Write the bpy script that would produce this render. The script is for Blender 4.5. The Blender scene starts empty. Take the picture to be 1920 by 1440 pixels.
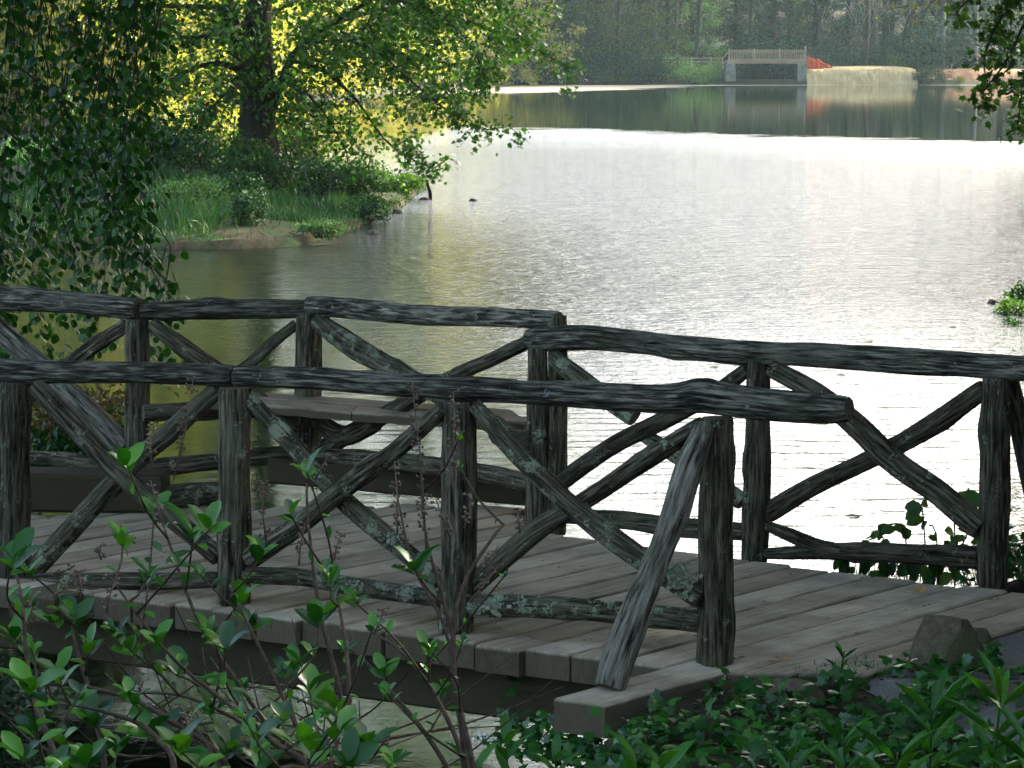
import bpy, math, random
import numpy as np
from mathutils import Vector, noise as mn
R = math.radians
sc = bpy.context.scene
col = sc.collection
rng = np.random.default_rng(7)
random.seed(7)

# ------------------------------------------------------------------ camera, sky, sun, exposure
FPX, PITCH, CH = 5000.0, math.atan(640/5000.0), 3.7      # focal length in photo pixels, pitch, height over the water
cd = bpy.data.cameras.new('camera'); cam = bpy.data.objects.new('camera', cd); col.objects.link(cam)
cd.sensor_width = 36; cd.lens = 36*FPX/1920.0; cd.clip_start = .1; cd.clip_end = 2000
cam.location = (0, 0, CH); cam.rotation_euler = (R(90)-PITCH, 0, 0)
sc.camera = cam
SUN_AZ, SUN_EL = R(48), R(27)          # azimuth to the right of +Y
w = bpy.data.worlds.new('World'); sc.world = w; w.use_nodes = True
wn = w.node_tree; bg = wn.nodes['Background']
sky = wn.nodes.new('ShaderNodeTexSky'); sky.sky_type = 'NISHITA'; sky.sun_disc = False
sky.sun_elevation = SUN_EL; sky.sun_rotation = SUN_AZ; sky.air_density = .55; sky.dust_density = 5.0; sky.ozone_density = .6
wt = wn.nodes.new('ShaderNodeMix'); wt.data_type = 'RGBA'; wt.blend_type = 'MULTIPLY'; wt.inputs[0].default_value = 1; wt.clamp_result = False
wt.inputs[7].default_value = (1.0, 1.02, .93, 1)      # hazy, slightly warm sky
wn.links.new(sky.outputs[0], wt.inputs[6]); wn.links.new(wt.outputs[2], bg.inputs[0]); bg.inputs[1].default_value = .15
ld = bpy.data.lights.new('sun', 'SUN'); ld.energy = 2.3; ld.angle = R(.5); ld.color = (1, .93, .78)
lo = bpy.data.objects.new('sun', ld); col.objects.link(lo)
sdir = Vector((math.sin(SUN_AZ)*math.cos(SUN_EL), math.cos(SUN_AZ)*math.cos(SUN_EL), math.sin(SUN_EL)))
lo.rotation_euler = sdir.to_track_quat('Z', 'Y').to_euler()
sc.view_settings.view_transform = 'Standard'; sc.view_settings.look = 'None'
sc.view_settings.exposure = 3.4; sc.view_settings.gamma = 1

# ------------------------------------------------------------------ pixel <-> world
cp, sp = math.cos(PITCH), math.sin(PITCH)
def ray(x, y):
    dx, dy = (x-960)/FPX, -(y-720)/FPX
    return Vector((dx, cp+dy*sp, -sp+dy*cp))
C0 = Vector((0, 0, CH))
def G(x, y, z=.9):
    d = ray(x, y); return C0 + d*((z-CH)/d.z)
def at(x, y, Y):
    d = ray(x, y); return C0 + d*(Y/d.y)
def depth(p): return (p-C0).dot(Vector((0, cp, -sp)))
def vplane(a, b):
    n = Vector((b.y-a.y, -(b.x-a.x), 0)).normalized()
    if n.y > 0: n = -n
    return (a.copy(), n)                    # normal faces the camera
def onp(x, y, pl, push=0):
    a, n = pl; d = ray(x, y)
    return C0 + d*((a+n*push-C0).dot(n)/d.dot(n))

# ------------------------------------------------------------------ object helpers
def tag(o, label=None, cat=None, group=None, kind=None):
    if label: o['label'] = label
    if cat: o['category'] = cat
    if group: o['group'] = group
    if kind: o['kind'] = kind
    return o
def empty(name, loc, label=None, cat=None, group=None):
    o = bpy.data.objects.new(name, None); col.objects.link(o); o.location = loc; o.empty_display_size = .2
    return tag(o, label, cat, group)
def link(name, me, mat, parent=None):
    o = bpy.data.objects.new(name, me); col.objects.link(o)
    if mat and not me.materials: me.materials.append(mat)
    if parent is not None:
        o.parent = parent
        o.matrix_parent_inverse = parent.matrix_basis.inverted() if parent.parent is None else (parent.parent.matrix_basis @ parent.matrix_parent_inverse @ parent.matrix_basis).inverted()
    return o
def mk(name, V, F, mat, parent=None, lc=None, smooth=True, rnd=None):
    me = bpy.data.meshes.new(name); me.from_pydata([tuple(v) for v in V], [], F)
    if lc is not None:
        a = me.attributes.new('lc', 'FLOAT_VECTOR', 'POINT'); a.data.foreach_set('vector', np.array(lc, dtype=np.float32).ravel())
    if rnd is not None:
        a = me.attributes.new('rnd', 'FLOAT', 'POINT'); a.data.foreach_set('value', np.array(rnd, dtype=np.float32))
    if smooth: me.polygons.foreach_set('use_smooth', [True]*len(me.polygons))
    me.update()
    return link(name, me, mat, parent)
def mk_tris(name, V, T, rnd, mat, parent=None):
    me = bpy.data.meshes.new(name); n = len(T)
    me.vertices.add(len(V)); me.vertices.foreach_set('co', np.asarray(V, dtype=np.float32).ravel())
    me.loops.add(n*3); me.loops.foreach_set('vertex_index', np.asarray(T, dtype=np.int32).ravel())
    me.polygons.add(n); me.polygons.foreach_set('loop_start', np.arange(n, dtype=np.int32)*3)
    me.polygons.foreach_set('loop_total', np.full(n, 3, dtype=np.int32))
    me.update(calc_edges=True); me.validate()
    a = me.attributes.new('rnd', 'FLOAT', 'POINT'); a.data.foreach_set('value', np.asarray(rnd, dtype=np.float32))
    return link(name, me, mat, parent)
def copy_tree(root, parent=None):
    c = root.copy(); col.objects.link(c)
    if parent is not None: c.parent = parent
    for ch in list(root.children): copy_tree(ch, c)
    return c

# ------------------------------------------------------------------ materials
def newmat(name):
    m = bpy.data.materials.new(name); m.use_nodes = True
    nt = m.node_tree; return m, nt, nt.nodes, nt.links, nt.nodes['Principled BSDF']
def ramp(N, L, src, stops):
    r = N.new('ShaderNodeValToRGB'); e = r.color_ramp.elements
    while len(e) > 1: e.remove(e[-1])
    e[0].position = stops[0][0]; e[0].color = (*stops[0][1], 1)
    for p, c in stops[1:]:
        k = e.new(p); k.color = (*c, 1)
    L.new(src, r.inputs[0]); return r.outputs[0]
def noise(N, L, vec, scale, detail=4, rough=.6, mapping=None):
    if mapping is not None:
        mp = N.new('ShaderNodeMapping'); mp.inputs['Scale'].default_value = mapping; L.new(vec, mp.inputs[0]); vec = mp.outputs[0]
    t = N.new('ShaderNodeTexNoise'); t.inputs['Scale'].default_value = scale; t.inputs['Detail'].default_value = detail
    t.inputs['Roughness'].default_value = rough; L.new(vec, t.inputs['Vector']); return t.outputs['Fac']
def mixc(N, L, f, a, b):
    m = N.new('ShaderNodeMix'); m.data_type = 'RGBA'
    if isinstance(f, float): m.inputs[0].default_value = f
    else: L.new(f, m.inputs[0])
    for s, i in ((a, 6), (b, 7)):
        if isinstance(s, tuple): m.inputs[i].default_value = (*s, 1)
        else: L.new(s, m.inputs[i])
    return m.outputs[2]
def math_(N, L, op, a, b=None):
    m = N.new('ShaderNodeMath'); m.operation = op
    for i, s in enumerate((a, b)):
        if s is None: continue
        if isinstance(s, (int, float)): m.inputs[i].default_value = s
        else: L.new(s, m.inputs[i])
    return m.outputs[0]
def bump(N, L, b, h, strength, dist=.01):
    bp = N.new('ShaderNodeBump'); bp.inputs['Strength'].default_value = strength; bp.inputs['Distance'].default_value = dist
    L.new(h, bp.inputs['Height']); L.new(bp.outputs[0], b.inputs['Normal']); return bp
def seedvec(N, L, src, k=37.0):
    oi = N.new('ShaderNodeObjectInfo'); sm = math_(N, L, 'MULTIPLY', oi.outputs['Random'], k)
    cx = N.new('ShaderNodeCombineXYZ')
    for i in range(3): L.new(sm, cx.inputs[i])
    a = N.new('ShaderNodeVectorMath'); a.operation = 'ADD'; L.new(src, a.inputs[0]); L.new(cx.outputs[0], a.inputs[1])
    return a.outputs[0], oi

def log_mat(name, dark, mid, light, lichen_amt, lichen=(.22, .235, .15)):
    m, nt, N, L, b = newmat(name)
    at_ = N.new('ShaderNodeAttribute'); at_.attribute_name = 'lc'
    v, oi = seedvec(N, L, at_.outputs['Vector'])
    grain = noise(N, L, v, 60, 6, .65, (1, 1, .09))
    fine = noise(N, L, v, 170, 3, .6, (1, 1, .05))
    big = noise(N, L, v, 5, 4, .6, (1, 1, .6))
    g2 = math_(N, L, 'ADD', math_(N, L, 'MULTIPLY', grain, .75), math_(N, L, 'MULTIPLY', big, .25))
    c = ramp(N, L, g2, [(.38, dark), (.49, mid), (.60, light)])
    c = mixc(N, L, math_(N, L, 'MULTIPLY', ramp(N, L, big, [(.40, (0,0,0)), (.62, (1,1,1))]), .45), c, tuple(x*.55 for x in mid))
    pm = ramp(N, L, noise(N, L, v, 3.2, 4, .6, (1, 1, .55)), [(.52, (0,0,0)), (.62, (1,1,1))])
    c = mixc(N, L, math_(N, L, 'MULTIPLY', pm, .5), c, mixc(N, L, fine, tuple(x*.8 for x in mid), tuple(x*.8 for x in light)))
    # green algae film
    alg = noise(N, L, v, 9, 4, .7, (1, 1, .5))
    c = mixc(N, L, math_(N, L, 'MULTIPLY', ramp(N, L, alg, [(.5, (0,0,0)), (.68, (1,1,1))]), .5), c, (.075, .10, .045))
    # lichen rosettes
    p1 = noise(N, L, v, 10, 2, .5); p2 = noise(N, L, v, 75, 5, .75)
    lm = math_(N, L, 'ADD', math_(N, L, 'MULTIPLY', p1, .62), math_(N, L, 'MULTIPLY', p2, .5))
    th = .68 - lichen_amt
    lmask = ramp(N, L, lm, [(th, (0,0,0)), (th+.025, (1,1,1))])
    c = mixc(N, L, lmask, c, mixc(N, L, p2, lichen, tuple(x*1.5 for x in lichen)))
    crack = ramp(N, L, math_(N, L, 'ADD', math_(N, L, 'MULTIPLY', grain, .6), math_(N, L, 'MULTIPLY', fine, .4)), [(.39, (0,0,0)), (.45, (1,1,1))])
    c = mixc(N, L, crack, tuple(x*.28 for x in dark), c)
    hv = N.new('ShaderNodeHueSaturation'); L.new(c, hv.inputs['Color']); L.new(math_(N, L, 'ADD', .78, math_(N, L, 'MULTIPLY', oi.outputs['Random'], .5)), hv.inputs['Value']); c = hv.outputs[0]
    L.new(c, b.inputs['Base Color']); b.inputs['Roughness'].default_value = .85; b.inputs['Specular IOR Level'].default_value = .12
    h = math_(N, L, 'ADD', math_(N, L, 'ADD', math_(N, L, 'MULTIPLY', grain, 1.0), math_(N, L, 'MULTIPLY', fine, .3)), math_(N, L, 'MULTIPLY', lmask, .25))
    bump(N, L, b, h, 1.0, .035)
    return m
M = {}
M['log'] = log_mat('weathered_log', (.016, .013, .007), (.060, .050, .030), (.24, .21, .135), .01)
M['log_lichen'] = log_mat('lichened_log', (.020, .017, .010), (.070, .060, .036), (.24, .22, .145), .08)
M['log_pale'] = log_mat('bleached_log', (.035, .03, .02), (.15, .132, .092), (.40, .37, .28), .0)
M['log_rail'] = log_mat('handrail_log', (.014, .012, .008), (.065, .056, .038), (.42, .39, .29), -.02, (.30, .31, .27))

M['endgrain'] = log_mat('sawn_end_grain', (.07, .055, .038), (.17, .14, .10), (.27, .235, .18), -.1)
def plank_mat(name, a, bb, cc, moss=.5, edge_dark=.85):
    m, nt, N, L, b = newmat(name)
    at_ = N.new('ShaderNodeAttribute'); at_.attribute_name = 'lc'; v = at_.outputs['Vector']
    rn = N.new('ShaderNodeAttribute'); rn.attribute_name = 'rnd'
    grain = noise(N, L, v, 14, 7, .7, (3.2, .14, 1)); big = noise(N, L, v, 2.2, 5, .65); sp_ = noise(N, L, v, 38, 3, .7, (1, .5, 1))
    k = math_(N, L, 'ADD', math_(N, L, 'MULTIPLY', grain, .7), math_(N, L, 'MULTIPLY', rn.outputs['Fac'], .22))
    c = ramp(N, L, k, [(.30, a), (.46, bb), (.62, cc)])
    c = mixc(N, L, math_(N, L, 'MULTIPLY', ramp(N, L, big, [(.42, (0,0,0)), (.64, (1,1,1))]), .55), c, tuple(x*.62 for x in a))
    c = mixc(N, L, math_(N, L, 'MULTIPLY', ramp(N, L, noise(N, L, v, 1.3, 5, .7), [(.52, (0,0,0)), (.66, (1,1,1))]), moss), c, (.085, .075, .025))
    c = mixc(N, L, ramp(N, L, sp_, [(.70, (0,0,0)), (.74, (1,1,1))]), c, (.06, .045, .03))
    cr = noise(N, L, v, 30, 3, .5, (3, .06, 1))
    c = mixc(N, L, ramp(N, L, cr, [(.31, (0,0,0)), (.345, (1,1,1))]), (.035, .028, .02), c)
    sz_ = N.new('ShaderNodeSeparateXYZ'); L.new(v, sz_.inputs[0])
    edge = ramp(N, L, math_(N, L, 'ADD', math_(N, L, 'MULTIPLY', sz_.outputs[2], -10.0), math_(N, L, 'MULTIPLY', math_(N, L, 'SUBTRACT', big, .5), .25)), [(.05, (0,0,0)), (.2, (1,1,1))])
    c = mixc(N, L, math_(N, L, 'MULTIPLY', edge, edge_dark), c, mixc(N, L, big, (.018, .015, .007), (.07, .055, .026)))  # side and end faces stained dark in the colour, standing in for shade
    L.new(c, b.inputs['Base Color']); b.inputs['Roughness'].default_value = .8; b.inputs['Specular IOR Level'].default_value = .12
    bump(N, L, b, math_(N, L, 'ADD', grain, math_(N, L, 'MULTIPLY', cr, .8)), .7, .006)
    return m
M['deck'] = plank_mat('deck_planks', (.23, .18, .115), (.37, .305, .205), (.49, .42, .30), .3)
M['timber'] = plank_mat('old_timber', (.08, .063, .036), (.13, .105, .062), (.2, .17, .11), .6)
M['timber_shaded'] = plank_mat('shaded_timber', (.016, .014, .007), (.034, .029, .015), (.06, .052, .030), .5)  # timber darkened in its colour for the shade on kerbs and stringers
M['bench'] = plank_mat('bench_board', (.15, .12, .08), (.25, .20, .14), (.33, .275, .20), .1)
M['farwood'] = plank_mat('far_bridge_wood', (.20, .145, .085), (.30, .23, .14), (.38, .30, .19), 0, 0.0)

def leaf_mat(name, cols, trans=.4, rough=.45, tcol=None, spec=.4, clump=.35, hue=3.0):
    m, nt, N, L, b = newmat(name)
    rn = N.new('ShaderNodeAttribute'); rn.attribute_name = 'rnd'
    geo = N.new('ShaderNodeNewGeometry'); cl = noise(N, L, geo.outputs['Position'], hue, 2, .5)
    f = math_(N, L, 'ADD', math_(N, L, 'MULTIPLY', rn.outputs['Fac'], 1-clump), math_(N, L, 'MULTIPLY', cl, clump))
    n = len(cols); c = ramp(N, L, f, [(.15+.7*i/(n-1), x) for i, x in enumerate(cols)])
    L.new(c, b.inputs['Base Color']); b.inputs['Roughness'].default_value = rough; b.inputs['Specular IOR Level'].default_value = spec
    tr = N.new('ShaderNodeBsdfTranslucent')
    t = tcol or (1.5, 1.55, .45)
    mu = N.new('ShaderNodeMix'); mu.data_type = 'RGBA'; mu.blend_type = 'MULTIPLY'; mu.inputs[0].default_value = 1; mu.clamp_result = False
    L.new(c, mu.inputs[6]); mu.inputs[7].default_value = (*t, 1); L.new(mu.outputs[2], tr.inputs[0])
    mx = N.new('ShaderNodeMixShader'); mx.inputs[0].default_value = trans
    L.new(b.outputs[0], mx.inputs[1]); L.new(tr.outputs[0], mx.inputs[2])
    L.new(mx.outputs[0], nt.nodes['Material Output'].inputs[0]); return m
M['maple'] = leaf_mat('maple_leaf', [(.009, .042, .006), (.024, .082, .010), (.065, .14, .018)], .36, .5, spec=.2)
M['beech'] = leaf_mat('beech_leaf', [(.006, .034, .007), (.014, .062, .009), (.035, .11, .014)], .45, .35, spec=.35)
M['sunny'] = leaf_mat('sunlit_young_leaf', [(.08, .12, .02), (.20, .205, .04), (.35, .33, .085)], .5, .5, clump=.5, tcol=(1.35, 1.25, .6), hue=.6, spec=.1)  # young leaves, with sunlit yellow brightness put into the colour
M['dark_ever'] = leaf_mat('hemlock_needles', [(.007, .019, .011), (.013, .033, .017), (.036, .065, .026)], .10, .8, clump=.6, hue=.35, spec=.08)
M['olive'] = leaf_mat('olive_foliage', [(.016, .034, .013), (.042, .066, .018), (.13, .125, .028)], .22, .8, clump=.6, hue=.35, spec=.08)
M['green'] = leaf_mat('fresh_bush', [(.03, .085, .02), (.055, .13, .03), (.09, .17, .035)], .35, .5)
M['shrub'] = leaf_mat('shade_shrub', [(.007, .032, .007), (.014, .056, .010), (.03, .10, .015)], .3, .5)
M['azalea'] = leaf_mat('azalea_leaf', [(.04, .06, .02), (.10, .06, .025), (.14, .10, .05)], .35, .4)
M['fore'] = leaf_mat('summersweet_leaf', [(.005, .042, .006), (.014, .085, .007), (.050, .17, .010)], .36, .36, clump=.2, tcol=(1.5, 1.6, .4))
M['ivy'] = leaf_mat('ivy_leaf', [(.007, .045, .007), (.016, .085, .010), (.045, .16, .018)], .25, .35, spec=.45)
M['lily'] = leaf_mat('lily_leaf', [(.014, .080, .010), (.03, .13, .015), (.07, .20, .022)], .35, .4)
M['grass'] = leaf_mat('bank_grass', [(.008, .042, .008), (.018, .075, .011), (.05, .12, .016)], .3, .5, clump=.6, hue=.8)
M['litter'] = leaf_mat('dead_leaf', [(.06, .035, .022), (.10, .065, .04), (.15, .10, .055)], .1, .8)
M['straw_tw'] = leaf_mat('pale_vine', [(.13, .10, .07), (.20, .17, .12), (.27, .23, .15)], .1, .8, tcol=(1,1,1))
M['seed'] = leaf_mat('seed_capsule', [(.05, .035, .025), (.08, .055, .035), (.12, .085, .06)], .05, .8, tcol=(1,1,1))

def simple(name, a, bb, sc_, rough=.9, bs=.5, bd=.02, mapping=None, third=None, obj=False):
    m, nt, N, L, b = newmat(name)
    if obj: tc = N.new('ShaderNodeTexCoord'); v = tc.outputs['Object']
    else: geo = N.new('ShaderNodeNewGeometry'); v = geo.outputs['Position']
    n1 = noise(N, L, v, sc_, 8, .7, mapping); n2 = noise(N, L, v, sc_*.18, 4, .6)
    c = ramp(N, L, n1, [(.35, a), (.65, bb)])
    if third: c = mixc(N, L, ramp(N, L, n2, [(.46, (0,0,0)), (.60, (1,1,1))]), c, third)
    L.new(c, b.inputs['Base Color']); b.inputs['Roughness'].default_value = rough; b.inputs['Specular IOR Level'].default_value = .12
    bump(N, L, b, n1, bs, bd); return m
M['bark'] = simple('bark', (.02, .016, .012), (.06, .048, .036), 9, .9, 1, .06, (1, 1, .22))
M['bark_grey'] = simple('grey_bark', (.05, .045, .038), (.11, .10, .085), 6, .9, .6, .04, (1, 1, .3))
M['twig'] = simple('twig_bark', (.02, .014, .009), (.07, .05, .034), 60, .8, .4, .003)
M['soil'] = simple('soil', (.012, .009, .006), (.04, .03, .019), 7, .95, 1, .03, third=(.05, .055, .022))
M['penin'] = simple('bank_soil', (.022, .016, .010), (.075, .056, .034), 6, .95, 1, .05, third=(.035, .055, .02))
M['forest_floor'] = simple('forest_floor', (.018, .016, .01), (.045, .038, .022), .8, .95, 1, .2, third=(.018, .028, .012))
M['bed'] = simple('lake_bed', (.03, .03, .018), (.05, .045, .025), .6)
M['straw'] = simple('straw_mat', (.29, .205, .095), (.48, .36, .18), 3.2, .9, 1, .12, (1.6, 1, .35), third=(.34, .25, .115))
M['clay'] = simple('red_clay', (.22, .11, .055), (.36, .20, .11), 1.2, .95, .8, .1, third=(.13, .12, .06))
M['asphalt'] = simple('asphalt', (.07, .066, .055), (.22, .21, .18), 130, .85, .8, .006)
M['rock'] = simple('brown_rock', (.045, .034, .02), (.19, .15, .09), 14, .85, 1, .03, third=(.09, .095, .045), obj=True)
M['rockd'] = simple('dark_rock', (.05, .045, .035), (.12, .10, .08), 11, .85, 1, .03, obj=True)
M['stone'] = simple('pier_stone', (.11, .10, .08), (.24, .22, .175), 1.6, .9, 1, .12)
M['orange'] = simple('orange_mesh', (.42, .06, .025), (.62, .13, .06), 6, .7, .8, .05)
M['lichen'] = simple('lichen', (.16, .18, .11), (.40, .42, .30), 70, .95, 1, .01)
M['white'] = simple('white_petal', (.6, .6, .58), (.8, .8, .78), 30)
M['bolt'] = simple('dark_iron', (.03, .03, .03), (.06, .05, .05), 30, .6)

# ------------------------------------------------------------------ numpy leaf kit
def _tri(tp): return np.array(tp, dtype=float)
T_RH = (_tri([(0,0,0),(.45,-.5,.07),(1,0,-.08),(.45,.5,.07)]), np.array([(0,1,2),(0,2,3)]))
T_OV = (_tri([(0,0,0),(.22,-.34,.06),(.55,-.5,.09),(.85,-.3,.03),(1,0,-.08),(.85,.3,.03),(.55,.5,.09),(.22,.34,.06),(.4,0,0),(.75,0,-.01)]),
        np.array([(0,1,8),(1,2,8),(2,9,8),(2,3,9),(3,4,9),(4,5,9),(5,6,9),(6,8,9),(6,7,8),(7,0,8)]))
T_MP = (_tri([(0,0,0),(.05,-.38,.05),(.35,-.25,0),(.55,-.55,.04),(.62,-.2,0),(1,0,-.08),(.62,.2,0),(.55,.55,.04),(.35,.25,0),(.05,.38,.05)]),
        np.array([(0,1,2),(0,2,8),(0,8,9),(2,3,4),(2,4,8),(4,6,8),(6,7,8),(4,5,6)]))
T_IV = (_tri([(.12,0,.03),(-.05,-.3,0),(.18,-.58,-.03),(.38,-.34,.03),(.62,-.42,0),(.72,-.16,.02),(1,0,-.04),(.72,.16,.02),(.62,.42,0),(.38,.34,.03),(.18,.58,-.03),(-.05,.3,0)]),
        np.array([(0,1,2),(0,2,3),(0,3,5),(3,4,5),(5,6,7),(0,5,7),(0,7,9),(7,8,9),(0,9,10),(0,10,11)]))
T_BL = (_tri([(0,-.5,0),(0,.5,0),(.35,-.5,0),(.35,.5,0),(.7,-.38,-.06),(.7,.38,-.06),(1,0,-.18)]),
        np.array([(0,2,3),(0,3,1),(2,4,5),(2,5,3),(4,6,5)]))
T_LN = (_tri([(0,-.12,0),(0,.12,0),(.25,-.42,.03),(.25,0,-.05),(.25,.42,.03),(.55,-.5,.0),(.55,0,-.09),(.55,.5,.0),(.82,-.28,-.10),(.82,.28,-.10),(1,0,-.22)]),
        np.array([(0,2,3),(0,3,1),(1,3,4),(2,5,6),(2,6,3),(3,6,7),(3,7,4),(5,8,6),(8,9,6),(6,9,7),(8,10,9)]))
def unit(a): return a/np.maximum(np.linalg.norm(a, axis=-1, keepdims=True), 1e-9)
def leaf_arr(P, D, Nn, Ln, W, tpl):
    P = np.asarray(P, float); D = unit(np.asarray(D, float)); Nn = np.asarray(Nn, float)
    S = unit(np.cross(D, Nn)); Nn = np.cross(S, D); tv, tt = tpl; n = len(P)
    Ln = np.broadcast_to(np.asarray(Ln, float), (n,)); W = np.broadcast_to(np.asarray(W, float), (n,))
    V = P[:, None] + D[:, None]*(Ln[:, None]*tv[:, 0])[..., None] + S[:, None]*(W[:, None]*tv[:, 1])[..., None] + Nn[:, None]*(Ln[:, None]*tv[:, 2])[..., None]
    T = (np.arange(n)[:, None, None]*len(tv) + tt[None])
    r = np.repeat(rng.random(n), len(tv))
    return V.reshape(-1, 3), T.reshape(-1, 3), r
def leaves(name, P, D, Nn, Ln, W, tpl, mat, parent):
    V, T, r = leaf_arr(P, D, Nn, Ln, W, tpl); return mk_tris(name, V, T, r, mat, parent)
def rdir(n, up=0.0, flat=1.0):
    d = rng.normal(size=(n, 3)); d[:, 2] = d[:, 2]*flat + up; return unit(d)
def catmull(pts, step):
    pts = [np.array(p, float) for p in pts]; out = []
    for i in range(len(pts)-1):
        p0 = pts[max(i-1, 0)]; p1 = pts[i]; p2 = pts[i+1]; p3 = pts[min(i+2, len(pts)-1)]
        n = max(1, int(np.linalg.norm(p2[:3]-p1[:3])/step))
        for k in range(n):
            t = k/n
            out.append(.5*((2*p1)+(p2-p0)*t+(2*p0-5*p1+4*p2-p3)*t*t+(3*p1-p0-3*p2+p3)*t**3))
    out.append(pts[-1]); return out
def tube(pts, seg=8, V=None, F=None, rough=0.0, seed=0):
    """pts: list of (x,y,z,r); appended to V,F"""
    V = [] if V is None else V; F = [] if F is None else F
    n0 = len(V); P = [np.array(p[:3], float) for p in pts]; prev = None; ref = np.array([.31, .17, .93])
    for i, p in enumerate(P):
        t = unit(P[min(i+1, len(P)-1)]-P[max(i-1, 0)])
        if prev is None:
            a = np.cross(t, ref)
            if np.linalg.norm(a) < .1: a = np.cross(t, [1, 0, 0])
        else: a = prev - t*prev.dot(t)
        a = unit(a); prev = a; b = np.cross(t, a)
        for k in range(seg):
            th = 2*math.pi*k/seg; r = pts[i][3]
            d = a*math.cos(th)+b*math.sin(th)
            if rough: r *= 1+rough*mn.noise(Vector((d[0]*2.2+seed, d[1]*2.2, p[2]*.8+p[0]*.5+seed)))
            V.append(p+d*r)
        if i:
            for k in range(seg):
                q = n0+(i-1)*seg; F.append((q+k, q+(k+1) % seg, q+seg+(k+1) % seg, q+seg+k))
    q = n0+(len(P)-1)*seg; F.append(tuple(q+k for k in range(seg))); F.append(tuple(n0+k for k in reversed(range(seg))))
    return V, F

# ------------------------------------------------------------------ near-quality log
def log(name, pts, parent, mat, seed, seg=26, step=.028, grow=.12, knots=2):
    """pts [(Vector, r)] -> one rough log with grain grooves and sawn ends"""
    c = catmull([(*p, r) for p, r in pts], step); V = []; F = []; LC = []; s = 0; prev = None
    rr = random.Random(seed); kn = [(rr.uniform(.1, .9), rr.uniform(0, 6.28), rr.uniform(.15, .42)) for _ in range(knots)]
    n = len(c); so = seed*3.7
    for i, q in enumerate(c):
        p = q[:3]; t = unit(c[min(i+1, n-1)][:3]-c[max(i-1, 0)][:3])
        if i: s += np.linalg.norm(p-c[i-1][:3])
        a = np.cross(t, [.2, .35, .9]) if prev is None else prev-t*prev.dot(t)
        a = unit(a); prev = a; b = np.cross(t, a)
        wob = a*(mn.noise(Vector((s*1.6+so, 1, 5)))*q[3]*.10)+b*(mn.noise(Vector((s*1.6+so, 7, 2)))*q[3]*.10)
        edge = 1.0 if 0 < i < n-1 else .95
        for k in range(seg):
            th = 2*math.pi*k/seg; cx, sx = math.cos(th), math.sin(th)
            g = mn.noise(Vector((cx*3.2+so, sx*3.2, s*1.1)))*grow*.7 + mn.noise(Vector((cx*7+so, sx*7, s*2.3)))*grow*.5 \
                + mn.noise(Vector((cx*1.1+so, sx*1.1, s*4)))*grow*.9
            if mn.noise(Vector((cx*4.5-so, sx*4.5, s*.7))) > .34: g -= grow*.9
            r = q[3]*(1+g)*edge
            for ks, kt, ka in kn:
                dd = ((s-ks*1.1)/.07)**2+(1-math.cos(th-kt))*7; r += q[3]*ka*(math.exp(-dd)-.75*math.exp(-dd*5))
            V.append(p+wob+(a*cx+b*sx)*r); LC.append((cx*q[3], sx*q[3], s))
        if i:
            z = (i-1)*seg
            for k in range(seg): F.append((z+k, z+(k+1) % seg, z+seg+(k+1) % seg, z+seg+k))
    for e, base in ((0, 0), (n-1, (n-1)*seg)):
        ci = len(V); V.append(c[e][:3]); LC.append((0, 0, e*.03)); q = len(V)
        for k in range(seg): V.append(V[base+k]); LC.append((LC[base+k][0]*2, LC[base+k][1]*2, e*.03))
        for k in range(seg):
            f = (ci, q+k, q+(k+1) % seg); F.append(f if e else f[::-1])
    o = mk(name, V, F, mat, parent, lc=LC); o.data.materials.append(M['endgrain']); nf = 2*seg
    mi = [0]*(len(F)-nf)+[1]*nf; o.data.polygons.foreach_set('material_index', mi)
    sm = [True]*(len(F)-nf)+[False]*nf; o.data.polygons.foreach_set('use_smooth', sm)
    return o
_seed = [1]
def plog(name, px, plane, mat, push=0.0, parent=None, **kw):
    _seed[0] += 1; pts = []
    for x, y, wd in px:
        p = onp(x, y, plane, push); pts.append((p, wd/2*depth(p)/FPX*(1.1 if name == 'handrail' else 1.0)))
    return log(name, pts, parent, mat, _seed[0], **kw)

# ================================================================== SETTING: land and water
def sstep(x): x = np.clip(x, 0, 1); return x*x*(3-2*x)
def sdist(X, Y, poly):
    """signed distance, positive inside"""
    P = np.array(poly, float); n = len(P); d = np.full(X.shape, 1e9); ins = np.zeros(X.shape, bool)
    for i in range(n):
        a = P[i]; b = P[(i+1) % n]; e = b-a; wx = X-a[0]; wy = Y-a[1]
        t = np.clip((wx*e[0]+wy*e[1])/(e@e), 0, 1); d = np.minimum(d, np.hypot(wx-e[0]*t, wy-e[1]*t))
        c = (a[1] > Y) != (b[1] > Y)
        with np.errstate(divide='ignore', invalid='ignore'): xi = (b[0]-a[0])*(Y-a[1])/(b[1]-a[1])+a[0]
        ins ^= c & (X < xi)
    return np.where(ins, d, -d)
def nz(X, Y, s, o=0):
    return np.array([mn.noise(Vector((x*s+o, y*s-o, o))) for x, y in zip(X.ravel(), Y.ravel())]).reshape(X.shape)
def sheet(name, xs, ys, hf, mat, cut=None):
    X, Y = np.meshgrid(xs, ys); Z = hf(X, Y); nx = len(xs); V = np.stack([X, Y, Z], -1).reshape(-1, 3)
    F = []
    zf = Z
    for j in range(len(ys)-1):
        for i in range(nx-1):
            if cut is not None and max(zf[j, i], zf[j+1, i], zf[j, i+1], zf[j+1, i+1]) < cut: continue
            a = j*nx+i; F.append((a, a+1, a+1+nx, a+nx))
    return tag(mk(name, V, F, mat), kind='structure')
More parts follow.
